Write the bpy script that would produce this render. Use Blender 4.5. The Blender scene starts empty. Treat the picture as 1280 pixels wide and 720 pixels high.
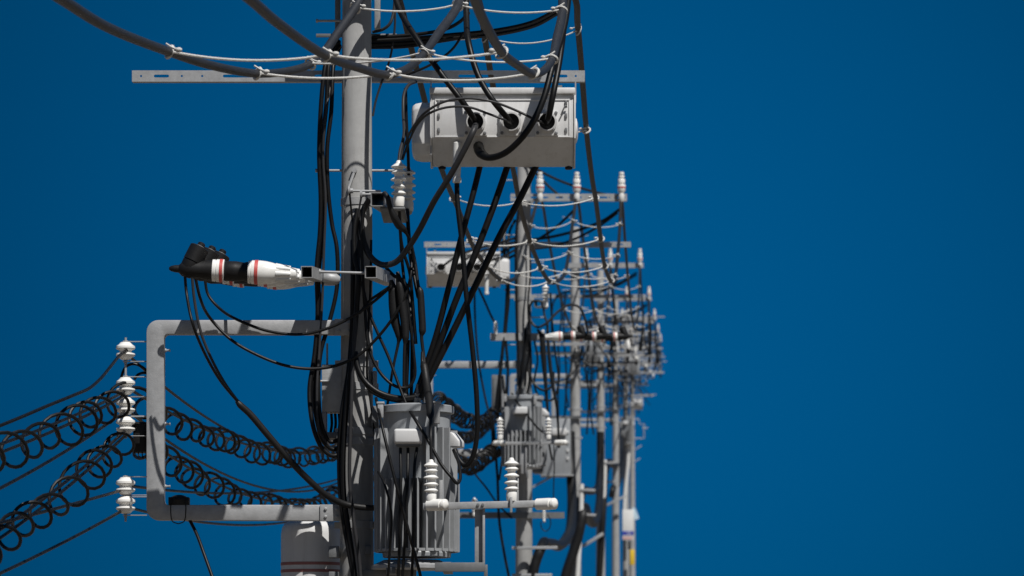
import bpy, bmesh, math, random
from mathutils import Vector, Matrix

random.seed(7)
sc = bpy.context.scene
COL = sc.collection
R = math.radians

# ------------------------------------------------------------------ camera
FPX = 4800.0          # focal length in pixels of a 1280 wide frame
HY = 900.0            # row of the true horizon (the street climbs, we look up it)
CAMZ = 12.0
cam = bpy.data.cameras.new("camera")
cam.sensor_width = 36.0
cam.lens = 36.0 * FPX / 1280.0
cam.shift_y = (HY - 360.0) / 1280.0
cam.clip_start = 0.1
cam.clip_end = 9000
cam.dof.use_dof = True
cam.dof.focus_distance = 29.6
cam.dof.aperture_fstop = 4.0
camo = bpy.data.objects.new("camera", cam)
COL.objects.link(camo)
camo.location = (0, 0, CAMZ)
camo.rotation_euler = (R(90), 0, 0)
sc.camera = camo

# ------------------------------------------------------------------ sun + sky
SUN_AZ, SUN_EL = R(32), R(56)      # az: towards the right of straight behind us
sdir = Vector((math.sin(SUN_AZ) * math.cos(SUN_EL), -math.cos(SUN_AZ) * math.cos(SUN_EL), math.sin(SUN_EL)))
sun = bpy.data.lights.new("sun", 'SUN')
sun.energy = 5.0
sun.angle = R(0.5)
sun.color = (1.0, 0.97, 0.93)
suno = bpy.data.objects.new("sun", sun)
COL.objects.link(suno)
suno.rotation_euler = (-sdir).to_track_quat('-Z', 'Y').to_euler()
suno.location = (20, -20, 60)

world = bpy.data.worlds.new("World")
sc.world = world
world.use_nodes = True
wt = world.node_tree
wt.nodes.clear()
n_out = wt.nodes.new('ShaderNodeOutputWorld')
n_bg = wt.nodes.new('ShaderNodeBackground')
n_sky = wt.nodes.new('ShaderNodeTexSky')
n_sky.sky_type = 'NISHITA'
n_sky.sun_disc = False
n_sky.sun_elevation = SUN_EL
n_sky.sun_rotation = math.atan2(sdir.x, sdir.y)
n_sky.altitude = 600
n_sky.air_density = 0.8
n_sky.dust_density = 0.3
n_sky.ozone_density = 3.0
n_bg.inputs['Strength'].default_value = 0.05
# the polarised band of clear sky away from the sun is deep blue: a tint that
# depends only on the direction of the sky, widened towards the sun to weaken the fill light
n_tc = wt.nodes.new('ShaderNodeTexCoord')
n_dot = wt.nodes.new('ShaderNodeVectorMath'); n_dot.operation = 'DOT_PRODUCT'
n_dot.inputs[1].default_value = (-sdir.x, -sdir.y, 0.35)
n_map = wt.nodes.new('ShaderNodeMapRange'); n_map.interpolation_type = 'SMOOTHSTEP'
n_map.inputs['From Min'].default_value = -0.75
n_map.inputs['From Max'].default_value = 0.45
n_hsv = wt.nodes.new('ShaderNodeMix'); n_hsv.data_type = 'RGBA'; n_hsv.blend_type = 'MULTIPLY'
n_hsv.inputs['B'].default_value = (0.002, 0.125, 0.30, 1)
wt.links.new(n_tc.outputs['Generated'], n_dot.inputs[0])
wt.links.new(n_dot.outputs['Value'], n_map.inputs['Value'])
wt.links.new(n_map.outputs['Result'], n_hsv.inputs['Factor'])
wt.links.new(n_sky.outputs['Color'], n_hsv.inputs['A'])
# and the band is nearly even in tone: blend the tinted sky towards one deep blue
n_amt = wt.nodes.new('ShaderNodeMath'); n_amt.operation = 'MULTIPLY'; n_amt.inputs[1].default_value = 0.7
wt.links.new(n_map.outputs['Result'], n_amt.inputs[0])
n_even = wt.nodes.new('ShaderNodeMix'); n_even.data_type = 'RGBA'
n_even.inputs['B'].default_value = (0.0, 2.05, 5.55, 1)
wt.links.new(n_amt.outputs['Value'], n_even.inputs['Factor'])
wt.links.new(n_hsv.outputs['Result'], n_even.inputs['A'])
# lens vignette put into the sky colour: brightest mid-frame, darker towards the corners
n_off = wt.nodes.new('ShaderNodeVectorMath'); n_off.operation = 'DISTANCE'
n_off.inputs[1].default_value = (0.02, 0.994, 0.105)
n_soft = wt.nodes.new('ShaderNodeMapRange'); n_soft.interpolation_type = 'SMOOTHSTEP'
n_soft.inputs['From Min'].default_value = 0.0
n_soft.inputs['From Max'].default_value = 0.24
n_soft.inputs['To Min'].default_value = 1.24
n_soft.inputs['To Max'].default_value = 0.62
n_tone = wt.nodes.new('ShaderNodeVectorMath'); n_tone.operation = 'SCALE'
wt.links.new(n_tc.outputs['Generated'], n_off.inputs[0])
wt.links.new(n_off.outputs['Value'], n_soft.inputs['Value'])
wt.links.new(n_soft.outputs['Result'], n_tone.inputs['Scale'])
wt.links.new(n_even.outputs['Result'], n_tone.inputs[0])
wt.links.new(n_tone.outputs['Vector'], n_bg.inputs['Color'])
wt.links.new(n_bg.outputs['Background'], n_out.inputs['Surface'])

sc.view_settings.view_transform = 'Standard'
sc.view_settings.look = 'None'
sc.view_settings.exposure = -0.13
sc.view_settings.gamma = 1.0
sc.view_settings.use_curve_mapping = False
sc.render.engine = 'CYCLES'

# ------------------------------------------------------------------ materials
def material(name, col, rough=0.6, metal=0.0, var=0.12, scale=6.0, bump=0.0, bscale=60.0, stain=0.0, spec=0.5, streak=0.0):
    m = bpy.data.materials.new(name)
    m.use_nodes = True
    nt = m.node_tree
    bs = nt.nodes['Principled BSDF']
    bs.inputs['Roughness'].default_value = rough
    bs.inputs['Metallic'].default_value = metal
    bs.inputs['Specular IOR Level'].default_value = spec
    tc = nt.nodes.new('ShaderNodeTexCoord')
    no = nt.nodes.new('ShaderNodeTexNoise')
    no.inputs['Scale'].default_value = scale
    no.inputs['Detail'].default_value = 6
    no.inputs['Roughness'].default_value = 0.65
    nt.links.new(tc.outputs['Object'], no.inputs['Vector'])
    ramp = nt.nodes.new('ShaderNodeValToRGB')
    ramp.color_ramp.elements[0].position = 0.3
    ramp.color_ramp.elements[1].position = 0.72
    ramp.color_ramp.elements[0].color = tuple(c * (1 - var) for c in col) + (1,)
    ramp.color_ramp.elements[1].color = tuple(min(1, c * (1 + var)) for c in col) + (1,)
    nt.links.new(no.outputs['Fac'], ramp.inputs['Fac'])
    last = ramp.outputs['Color']
    if stain > 0 or streak > 0:
        mp = nt.nodes.new('ShaderNodeMapping')
        mp.inputs['Scale'].default_value = (9, 9, 0.7) if streak > 0 else (3, 3, 3)
        n2 = nt.nodes.new('ShaderNodeTexNoise')
        n2.inputs['Scale'].default_value = 2.0
        n2.inputs['Detail'].default_value = 8
        n2.inputs['Roughness'].default_value = 0.7
        nt.links.new(tc.outputs['Object'], mp.inputs['Vector'])
        nt.links.new(mp.outputs['Vector'], n2.inputs['Vector'])
        r2 = nt.nodes.new('ShaderNodeMapRange')
        r2.inputs['From Min'].default_value = 0.5
        r2.inputs['From Max'].default_value = 0.75
        r2.inputs['To Max'].default_value = max(stain, streak)
        nt.links.new(n2.outputs['Fac'], r2.inputs['Value'])
        mx = nt.nodes.new('ShaderNodeMix'); mx.data_type = 'RGBA'
        mx.inputs['B'].default_value = tuple(c * f for c, f in zip(col, (0.45, 0.42, 0.37))) + (1,)
        nt.links.new(r2.outputs['Result'], mx.inputs['Factor'])
        nt.links.new(last, mx.inputs['A'])
        last = mx.outputs['Result']
    nt.links.new(last, bs.inputs['Base Color'])
    n3 = nt.nodes.new('ShaderNodeTexNoise')
    n3.inputs['Scale'].default_value = bscale
    n3.inputs['Detail'].default_value = 4
    nt.links.new(tc.outputs['Object'], n3.inputs['Vector'])
    rr = nt.nodes.new('ShaderNodeMapRange')
    rr.inputs['To Min'].default_value = max(0.05, rough - 0.1)
    rr.inputs['To Max'].default_value = min(1, rough + 0.12)
    nt.links.new(n3.outputs['Fac'], rr.inputs['Value'])
    nt.links.new(rr.outputs['Result'], bs.inputs['Roughness'])
    if bump > 0:
        b = nt.nodes.new('ShaderNodeBump')
        b.inputs['Strength'].default_value = bump
        b.inputs['Distance'].default_value = 0.01
        nt.links.new(n3.outputs['Fac'], b.inputs['Height'])
        nt.links.new(b.outputs['Normal'], bs.inputs['Normal'])
    return m

M = {
    'concrete': material('concrete', (0.33, 0.33, 0.325), 0.85, 0, 0.14, 5.0, 0.10, 30, stain=0.25, streak=0.45),
    'galv': material('galvanised_steel', (0.36, 0.365, 0.37), 0.5, 0.2, 0.14, 14.0, 0.08, 60, stain=0.22),
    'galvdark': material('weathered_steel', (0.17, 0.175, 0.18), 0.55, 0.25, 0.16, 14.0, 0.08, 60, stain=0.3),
    'boxpaint': material('grey_white_paint', (0.63, 0.63, 0.625), 0.42, 0, 0.05, 4.0, 0.03, 120, streak=0.32),
    'tank': material('grey_tank_paint', (0.29, 0.305, 0.32), 0.45, 0, 0.08, 6.0, 0.04, 90, streak=0.35),
    'fin': material('grey_fin_paint', (0.29, 0.30, 0.31), 0.5, 0, 0.08, 8.0, 0.03, 90, stain=0.25),
    'porcelain': material('white_porcelain', (0.82, 0.81, 0.775), 0.16, 0, 0.06, 9.0, 0.0, 40, stain=0.24),
    'plastic': material('white_plastic', (0.70, 0.70, 0.68), 0.4, 0, 0.05, 8.0, 0.02, 80, stain=0.12),
    'rubber': material('black_rubber', (0.010, 0.010, 0.0105), 0.5, 0, 0.25, 12.0, 0.05, 80, spec=.3),
    'cable': material('black_cable_sheath', (0.006, 0.006, 0.0063), 0.42, 0, 0.2, 4.0, 0.03, 60, spec=.25),
    'greycable': material('dark_grey_cable_sheath', (0.030, 0.030, 0.032), 0.45, 0, 0.15, 3.0, 0.03, 60, spec=.3),
    'sleeve': material('grey_insulating_sleeve', (0.021, 0.0225, 0.027), 0.5, 0, 0.2, 9.0, 0.05, 60, stain=0.3),
    'dusty': material('dusty_black_wire', (0.010, 0.009, 0.0082), 0.55, 0, 0.2, 4.0, 0.05, 60),
    'rope': material('white_rope', (0.62, 0.61, 0.58), 0.85, 0, 0.12, 60.0, 0.5, 160),
    'red': material('red_band_paint', (0.55, 0.09, 0.08), 0.45, 0, 0.1, 20.0, 0.02, 80),
    'fadedred': material('faded_red_paint', (0.30, 0.12, 0.11), 0.55, 0, 0.12, 20.0, 0.02, 80),
    'dark': material('dark_cavity', (0.012, 0.012, 0.012), 0.7, 0, 0.2, 8.0),
    'blue': material('blue_sign_paint', (0.035, 0.05, 0.34), 0.5, 0, 0.06, 8.0),
    'pink': material('pale_pink_sign_paint', (0.62, 0.36, 0.34), 0.5, 0, 0.06, 8.0),
    'yellow': material('yellow_sign_paint', (0.72, 0.48, 0.03), 0.5, 0, 0.06, 8.0),
    'pale': material('pale_blue_vinyl', (0.50, 0.66, 0.76), 0.5, 0, 0.06, 8.0),
    'ground': material('dry_grass_ground', (0.135, 0.108, 0.075), 0.95, 0, 0.35, 0.25, 0.4, 3),
    'asphalt': material('asphalt', (0.055, 0.055, 0.056), 0.9, 0, 0.2, 1.5, 0.4, 40),
    'paving': material('concrete_paving', (0.20, 0.185, 0.165), 0.9, 0, 0.15, 1.2, 0.3, 20),
    'line': material('white_road_paint', (0.75, 0.75, 0.73), 0.7, 0, 0.1, 4.0),
}

# ------------------------------------------------------------------ geometry helpers
ORG = {}

def P(px, py, D):
    """world point seen at pixel (px,py) of the 1280x720 photo, D metres away"""
    return Vector(((px - 640.0) / FPX * D, D, CAMZ + (HY - py) / FPX * D))

def perp(d):
    d = d.normalized()
    a = Vector((0, 0, 1)) if abs(d.z) < 0.9 else Vector((1, 0, 0))
    u = d.cross(a).normalized()
    return u, d.cross(u).normalized()

def catmull(pts, sub, rad=None):
    n = len(pts)
    if n < 3 or sub <= 1:
        return list(pts), (list(rad) if rad else None)
    out, ro = [], []
    for i in range(n - 1):
        p0 = pts[i - 1] if i > 0 else pts[i] * 2 - pts[i + 1]
        p1, p2 = pts[i], pts[i + 1]
        p3 = pts[i + 2] if i + 2 < n else pts[i + 1] * 2 - pts[i]
        # centripetal-ish knots
        t0 = 0.0
        t1 = t0 + max(1e-4, (p1 - p0).length) ** 0.5
        t2 = t1 + max(1e-4, (p2 - p1).length) ** 0.5
        t3 = t2 + max(1e-4, (p3 - p2).length) ** 0.5
        for k in range(sub):
            t = t1 + (t2 - t1) * k / sub
            a1 = p0 * ((t1 - t) / (t1 - t0)) + p1 * ((t - t0) / (t1 - t0))
            a2 = p1 * ((t2 - t) / (t2 - t1)) + p2 * ((t - t1) / (t2 - t1))
            a3 = p2 * ((t3 - t) / (t3 - t2)) + p3 * ((t - t2) / (t3 - t2))
            b1 = a1 * ((t2 - t) / (t2 - t0)) + a2 * ((t - t0) / (t2 - t0))
            b2 = a2 * ((t3 - t) / (t3 - t1)) + a3 * ((t - t1) / (t3 - t1))
            out.append(b1 * ((t2 - t) / (t2 - t1)) + b2 * ((t - t1) / (t2 - t1)))
            if rad:
                ro.append(rad[i] + (rad[i + 1] - rad[i]) * k / sub)
    out.append(pts[-1].copy())
    if rad:
        ro.append(rad[-1])
    return out, (ro if rad else None)

class MB:
    def __init__(self):
        self.v, self.f = [], []
    def add(self, vs, fs):
        o = len(self.v)
        self.v += [Vector(p) for p in vs]
        self.f += [tuple(i + o for i in f) for f in fs]
        return self
    def box(self, x0, x1, y0, y1, z0, z1):
        return self.add([(x0, y0, z0), (x1, y0, z0), (x1, y1, z0), (x0, y1, z0), (x0, y0, z1), (x1, y0, z1), (x1, y1, z1), (x0, y1, z1)],
                        [(0, 3, 2, 1), (4, 5, 6, 7), (0, 1, 5, 4), (1, 2, 6, 5), (2, 3, 7, 6), (3, 0, 4, 7)])
    def beam(self, a, b, w, h, up=Vector((0, 0, 1))):
        a, b = Vector(a), Vector(b)
        d = (b - a).normalized()
        s = d.cross(up)
        s = s.normalized() if s.length > 1e-4 else Vector((1, 0, 0))
        u = s.cross(d).normalized()
        vs = []
        for p in (a, b):
            for i, j in ((-1, -1), (1, -1), (1, 1), (-1, 1)):
                vs.append(p + s * (w / 2 * i) + u * (h / 2 * j))
        return self.add(vs, [(0, 3, 2, 1), (4, 5, 6, 7), (0, 1, 5, 4), (1, 2, 6, 5), (2, 3, 7, 6), (3, 0, 4, 7)])
    def hollow(self, a, b, w, t, up=Vector((0, 0, 1))):
        """square hollow tube from a to b, outer side w, wall t, open ends"""
        a, b = Vector(a), Vector(b)
        d = (b - a).normalized()
        s = d.cross(up).normalized()
        u = s.cross(d).normalized()
        vs = []
        for p in (a, b):
            for q in (w / 2, w / 2 - t):
                for i, j in ((-1, -1), (1, -1), (1, 1), (-1, 1)):
                    vs.append(p + s * (q * i) + u * (q * j))
        fs = []
        for k in range(4):
            k2 = (k + 1) % 4
            fs += [(k, k2, 8 + k2, 8 + k), (4 + k2, 4 + k, 12 + k, 12 + k2), (k2, k, 4 + k, 4 + k2), (8 + k, 8 + k2, 12 + k2, 12 + k)]
        return self.add(vs, fs)
    def lathe(self, prof, p0, axis=Vector((0, 0, 1)), n=20, cap=True):
        """prof: list of (distance along axis, radius)"""
        p0 = Vector(p0); axis = Vector(axis).normalized()
        u, w = perp(axis)
        vs, fs = [], []
        for h, r in prof:
            for k in range(n):
                a = 2 * math.pi * k / n
                vs.append(p0 + axis * h + (u * math.cos(a) + w * math.sin(a)) * max(r, 1e-4))
        for i in range(len(prof) - 1):
            for k in range(n):
                k2 = (k + 1) % n
                fs.append((i * n + k, i * n + k2, (i + 1) * n + k2, (i + 1) * n + k))
        if cap:
            fs.append(tuple(range(n - 1, -1, -1)))
            fs.append(tuple((len(prof) - 1) * n + k for k in range(n)))
        return self.add(vs, fs)
    def cyl(self, a, b, r0, r1=None, n=14):
        a, b = Vector(a), Vector(b)
        return self.lathe([(0, r0), ((b - a).length, r0 if r1 is None else r1)], a, b - a, n)
    def tube(self, pts, r, n=9, sub=6, closed=False):
        pts = [Vector(p) for p in pts]
        rad = list(r) if isinstance(r, (list, tuple)) else [r] * len(pts)
        if closed:
            pp, rr = pts, rad
        else:
            pp, rr = catmull(pts, sub, rad)
        m = len(pp)
        vs, fs = [], []
        u = None
        for i in range(m):
            if closed:
                d = pp[(i + 1) % m] - pp[i - 1]
            else:
                d = pp[min(i + 1, m - 1)] - pp[max(i - 1, 0)]
            d = d.normalized() if d.length > 1e-7 else Vector((0, 0, 1))
            if u is None:
                u, _ = perp(d)
            else:
                u = (u - d * u.dot(d))
                u = u.normalized() if u.length > 1e-6 else perp(d)[0]
            w = d.cross(u)
            for k in range(n):
                a = 2 * math.pi * k / n
                vs.append(pp[i] + (u * math.cos(a) + w * math.sin(a)) * rr[i])
        for i in range(m if closed else m - 1):
            j = (i + 1) % m
            for k in range(n):
                k2 = (k + 1) % n
                fs.append((i * n + k, i * n + k2, j * n + k2, j * n + k))
        if not closed:
            fs.append(tuple(range(n - 1, -1, -1)))
            fs.append(tuple((m - 1) * n + k for k in range(n)))
        return self.add(vs, fs)
    def ring(self, c, axis, R_, r, n=16, m=7):
        u, w = perp(Vector(axis))
        pts = [Vector(c) + (u * math.cos(2 * math.pi * i / n) + w * math.sin(2 * math.pi * i / n)) * R_ for i in range(n)]
        return self.tube(pts, r, m, closed=True)
    def ball(self, c, r, n=10, sx=1, sy=1, sz=1):
        prof = [(-math.cos(math.pi * i / n) * r, math.sin(math.pi * i / n) * r) for i in range(n + 1)]
        o = len(self.v)
        self.lathe(prof, (0, 0, 0), (0, 0, 1), n + 4)
        for i in range(o, len(self.v)):
            p = self.v[i]
            self.v[i] = Vector(c) + Vector((p.x * sx, p.y * sy, p.z * sz))
        return self
    def prism(self, poly, d):
        """poly: list of 3D points of a planar outline, extruded by vector d"""
        n = len(poly); d = Vector(d)
        vs = [Vector(p) for p in poly] + [Vector(p) + d for p in poly]
        fs = [tuple(range(n)), tuple(range(2 * n - 1, n - 1, -1))]
        for k in range(n):
            k2 = (k + 1) % n
            fs.append((k, n + k, n + k2, k2))
        return self.add(vs, fs)
    def plate(self, outer, holes, y, t):
        """plate in the x-z plane at depth y, with real holes, thickness t"""
        bm = bmesh.new()
        es = []
        for loop in [outer] + holes:
            vv = [bm.verts.new((p[0], y, p[1])) for p in loop]
            for i in range(len(vv)):
                es.append(bm.edges.new((vv[i], vv[(i + 1) % len(vv)])))
        bmesh.ops.triangle_fill(bm, use_beauty=True, use_dissolve=False, edges=es)
        g = bmesh.ops.extrude_face_region(bm, geom=list(bm.faces))
        for e in g['geom']:
            if isinstance(e, bmesh.types.BMVert):
                e.co.y += t
        bmesh.ops.recalc_face_normals(bm, faces=list(bm.faces))
        bm.verts.index_update()
        self.add([v.co.copy() for v in bm.verts], [tuple(v.index for v in f.verts) for f in bm.faces])
        bm.free()
        return self
    def build(self, name, mat, parent=None, bevel=0.0, seg=2, ang=40, org=None):
        if parent is not None:
            o0 = ORG[parent.as_pointer()]
        elif org is not None:
            o0 = Vector(org)
        else:
            n = len(self.v)
            o0 = Vector((sum(p.x for p in self.v) / n, sum(p.y for p in self.v) / n, min(p.z for p in self.v)))
        me = bpy.data.meshes.new(name)
        me.from_pydata([p - o0 for p in self.v], [], self.f)
        bm = bmesh.new()
        bm.from_mesh(me)
        bmesh.ops.recalc_face_normals(bm, faces=list(bm.faces))
        if bevel > 0:
            ed = [e for e in bm.edges if e.is_manifold and e.calc_face_angle(0) > R(30)]
            bmesh.ops.bevel(bm, geom=ed, offset=bevel, segments=seg, profile=0.5, affect='EDGES', clamp_overlap=True)
        bm.to_mesh(me)
        bm.free()
        me.polygons.foreach_set('use_smooth', [True] * len(me.polygons))
        me.set_sharp_from_angle(angle=R(ang))
        me.materials.append(M[mat])
        ob = bpy.data.objects.new(name, me)
        COL.objects.link(ob)
        if parent is not None:
            ob.parent = parent
        else:
            ob.location = o0
        ORG[ob.as_pointer()] = o0
        return ob

KEEP = []
def thing(name, label, cat, loc, group=None):
    o = bpy.data.objects.new(name, None)
    o.empty_display_size = 0.1
    COL.objects.link(o)
    o.location = loc
    ORG[o.as_pointer()] = Vector(loc)
    KEEP.append(o)
    return tag(o, label, cat, group)

def tag(o, label, cat, group=None):
    o['label'] = label
    o['category'] = cat
    if group:
        o['group'] = group
    return o

def dup(root, loc, label, group=None, scale=None, rotz=None):
    r = root.copy()
    COL.objects.link(r)
    r.location = loc
    if scale is not None:
        r.scale = scale if hasattr(scale, '__len__') else (scale,) * 3
    if rotz is not None:
        r.rotation_euler = (0, 0, rotz)
    r['label'] = label
    if group:
        r['group'] = group
    for ch in list(root.children):
        c = ch.copy(); COL.objects.link(c); c.parent = r
        for g in list(ch.children):
            d = g.copy(); COL.objects.link(d); d.parent = c
    return r

def structure(o):
    o['kind'] = 'structure'
    return o

NEAR = 30.0
def N(px, py, dy=0.0):
    return P(px, py, NEAR + dy)

def px2m(px, D=NEAR):
    return px * D / FPX

def cable(name, label, pts, r, mat='cable', group=None, cat='cable', n=9, D=NEAR, sub=7):
    w = [P(p[0], p[1], D + (p[2] if len(p) > 2 else 0)) for p in pts]
    return tag(MB().tube(w, r, n, sub).build(name, mat), label, cat, group)

# ------------------------------------------------------------------ ground: a street climbing to a crest, then falling away
VX, VY_ = 845.0, 498.0            # where the pole line runs to
SLOPE = (HY - VY_) / FPX
LAT = (VX - 640.0) / FPX
POLE_D = [30.0, 63.0, 95.0, 127.0, 159.0, 191.0, 219.0]
def base(D):
    """axis of the pole line at distance D, at the height of its vanishing line"""
    return Vector((-2.4938 + LAT * D, D, CAMZ + SLOPE * D))
DROP = 11.0
def gz(y):
    crest = 232.0
    if y < -60:
        return CAMZ - DROP + SLOPE * -60
    if y <= crest:
        return CAMZ - DROP + SLOPE * y
    t = min(1, (y - crest) / 160.0)
    top = CAMZ - DROP + SLOPE * crest
    s = t * t * (3 - 2 * t)
    return top * (1 - s) - 6.0 * s
ys = [-400, -200, -60, -30] + [i * 12 for i in range(0, 20)] + [236, 242, 250, 262, 276, 292, 310, 330, 352, 376, 400, 600, 1200, 2500, 5000]
def sheet(name, xs_, mat, dz, y0=-1e9, y1=1e9):
    mb = MB()
    yy = [y for y in ys if y0 <= y <= y1]
    vs = []
    for y in yy:
        for x in xs_:
            xx = x + (LAT * y if abs(x) < 100 and -100 < y < 420 else 0)
            vs.append((xx, y, gz(y) + dz))
    nx = len(xs_)
    fs = [(j * nx + i, j * nx + i + 1, (j + 1) * nx + i + 1, (j + 1) * nx + i) for j in range(len(yy) - 1) for i in range(nx - 1)]
    return structure(mb.add(vs, fs).build(name, mat, org=(0, 0, 0)))
sheet('ground', [-5000, -1500, -400, -120, -30, -8, 0, 8, 30, 120, 400, 1500, 5000], 'ground', 0.0)
sheet('road', [-1.2, 2.0, 5.2], 'asphalt', 0.004, -60, 330)
sheet('road_edge_line', [-0.95, -0.8], 'line', 0.008, -60, 330)
sheet('pavement', [-3.4, -1.35], 'paving', 0.12, -60, 330)
kb = MB()
yy = [y for y in ys if -60 <= y <= 330]
for a, b in zip(yy[:-1], yy[1:]):
    vs = []
    for y in (a, b):
        for x, z in ((-1.35, -0.02), (-1.2, -0.02), (-1.2, 0.118), (-1.35, 0.124)):
            vs.append((x + LAT * y, y, gz(y) + z))
    kb.add(vs, [(0, 1, 5, 4), (1, 2, 6, 5), (2, 3, 7, 6), (3, 0, 4, 7)])
structure(kb.build('kerb', 'paving', org=(0, 0, 0)))

# ------------------------------------------------------------------ utility poles
ORD = ['first', 'second', 'third', 'fourth', 'fifth', 'sixth', 'seventh']
NTH = ['nearest', 'second', 'third', 'fourth', 'fifth', 'sixth', 'farthest']
def pole_radius(dz):
    return 0.127 - dz * 0.0045

def make_pole(i):
    D = POLE_D[i]
    b = base(D)
    t = thing('utility_pole', 'grey concrete utility pole, %s' % (
        ['nearest and sharpest of the row', 'second from the front, behind the lower white switch box',
         'third of the row from the front', 'fourth of the row from the front', 'fifth of the row from the front',
         'sixth of the row, carrying the white and blue sign', 'last and farthest of the row'][i]),
        'utility pole', b - Vector((0, 0, DROP)), 'concrete utility poles in the row')
    n = 40 if i == 0 else 20
    prof = [(-0.4, pole_radius(-DROP)), (DROP, pole_radius(0)), (DROP + 4.2, pole_radius(4.2)), (DROP + 4.24, pole_radius(4.2) - 0.02)]
    MB().lathe(prof, b - Vector((0, 0, DROP)), n=n).build('shaft', 'concrete', t)
    # steel bands with their lugs
    zs = [1.50, 0.24, 0.06, -0.29, -0.37, -1.02] if i == 0 else [3.2, 2.5, 1.6, 0.5, -0.3, -1.0]
    for z in zs:
        r = pole_radius(z) + 0.006
        mb = MB().lathe([(0, r - 0.004), (0.002, r), (0.058, r), (0.06, r - 0.004)], b + Vector((0, 0, z)), n=n, cap=False)
        for s in ((-1, 1) if z < 1.2 or i else (1,)):
            mb.box(b.x + s * (r + 0.015) - 0.022, b.x + s * (r + 0.015) + 0.022, b.y - 0.03, b.y + 0.03, b.z + z + 0.004, b.z + z + 0.054)
        mb.build('band', 'galv', t)
    for k in range(5 if i == 0 else 9):
        z = 1.78 + (k - 2) * 0.45 if i != 0 else [1.78, -1.6, -2.05, -2.5, 2.95][k]
        s = 1 if (k % 2) else -1
        rr = pole_radius(z)
        mb = MB()
        for q in ((-1, 1) if (i == 0 and k == 0) else (s,)):
            mb.cyl(b + Vector((q * (rr - 0.01), 0, z)), b + Vector((q * (rr + 0.20), 0, z)), 0.0095, n=10)
            mb.cyl(b + Vector((q * (rr + 0.19), 0, z)), b + Vector((q * (rr + 0.205), 0, z)), 0.015, n=10)
        mb.build('step_bolt', 'galv', t)
    return t
for i in range(len(POLE_D)):
    make_pole(i)
pb = base(NEAR)

# ------------------------------------------------------------------ cross arms (perforated channel)
def slot(cx, cz, hw, hh, n=5):
    pts = []
    for k in range(n + 1):
        a = -math.pi / 2 + math.pi * k / n
        pts.append((cx + hw - hh + math.cos(a) * hh, cz + math.sin(a) * hh))
    for k in range(n + 1):
        a = math.pi / 2 + math.pi * k / n
        pts.append((cx - hw + hh + math.cos(a) * hh, cz + math.sin(a) * hh))
    return pts
def hole(cx, cz, r, n=10):
    return [(cx + r * math.cos(2 * math.pi * k / n), cz + r * math.sin(2 * math.pi * k / n)) for k in range(n)]

def channel_arm(name, label, c, x0, x1, h, group, holes=True, depth=0.07, mat='galv'):
    """c: reference point; the arm runs along x from c.x+x0 to c.x+x1, front face at c.y"""
    hs = []
    L = x1 - x0
    if holes:
        for k, f in enumerate((0.02, 0.065, 0.11, 0.155, 0.24, 0.32, 0.42, 0.5, 0.58, 0.68, 0.76, 0.85, 0.9, 0.945, 0.98)):
            cx = c.x + x0 + f * L
            if f in (0.065, 0.24, 0.42, 0.58, 0.76, 0.945):
                hs.append(slot(cx, c.z, 0.14 if f in (.24, .76) else 0.06, h * 0.13))
            else:
                hs.append(hole(cx, c.z, h * 0.1))
    mb = MB().plate([(c.x + x0, c.z - h / 2), (c.x + x1, c.z - h / 2), (c.x + x1, c.z + h / 2), (c.x + x0, c.z + h / 2)], hs, c.y, 0.006)
    mb.box(c.x + x0, c.x + x1, c.y + 0.0055, c.y + depth, c.z + h / 2 - 0.006, c.z + h / 2 - 0.0003)
    mb.box(c.x + x0, c.x + x1, c.y + 0.0055, c.y + depth, c.z - h / 2 + 0.0003, c.z - h / 2 + 0.006)
    return tag(mb.build(name, mat, ang=30), label, 'crossarm', group)

GA = 'long perforated steel crossarms'
# nearest pole
a0, a1 = N(165, 95, .16), N(731, 95, .16)
cc = Vector((pb.x, a0.y, a0.z))
channel_arm('crossarm', 'long perforated steel crossarm above the nearest white switch box', cc, a0.x - pb.x, a1.x - pb.x, 0.088, GA)
ARMZ = a0.z - pb.z
for i in range(1, len(POLE_D)):
    b = base(POLE_D[i])
    channel_arm('crossarm', 'long perforated steel crossarm high on the %s pole of the row' % NTH[i], b + Vector((0, .16, ARMZ)), -1.64, 1.76, 0.088, GA, holes=(i < 3))
# top arms with the pin insulators
GT = 'steel top arms carrying pin insulators'
for i in range(len(POLE_D)):
    b = base(POLE_D[i])
    ta = channel_arm('top_crossarm', ('steel top arm above the picture edge on the nearest pole' if i == 0 else 'short steel top arm carrying three white insulators on the %s pole' % NTH[i]),
                b + Vector((0, -.275, 3.26)), -0.3 if i == 0 else -0.22, 1.68, 0.13 if i == 0 else 0.12, GT, holes=(i < 2), mat='galv')

# pin insulator prototype (white, red band), metal foot at its base
def pin_insulator():
    t = thing('pin_insulator', '', 'insulator', (0, 0, 0))
    prof = [(0.05, .045), (.08, .062), (.165, .07), (.178, .066), (.184, .044), (.20, .044), (.208, .058), (.262, .06), (.27, .056), (.276, .038), (.29, .038), (.296, .05), (.325, .05), (.332, .030), (.345, .030), (.35, .042), (.385, .040), (.39, .012)]
    MB().lathe(prof, (0, 0, 0), n=18).build('porcelain_body', 'porcelain', t)
    MB().lathe([(.12, .066), (.121, .0685), (.142, .0705), (.143, .068)], (0, 0, 0), n=18, cap=False).build('red_band', 'red', t)
    mb = MB().lathe([(-.10, .032), (-.06, .05), (.0, .05), (.03, .042), (.052, .04)], (0, 0, 0), n=14)
    mb.build('foot', 'plastic', t)
    return t
proto_pin = pin_insulator()
PIN_X = (0.26, 0.86, 1.59)
first = True
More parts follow.
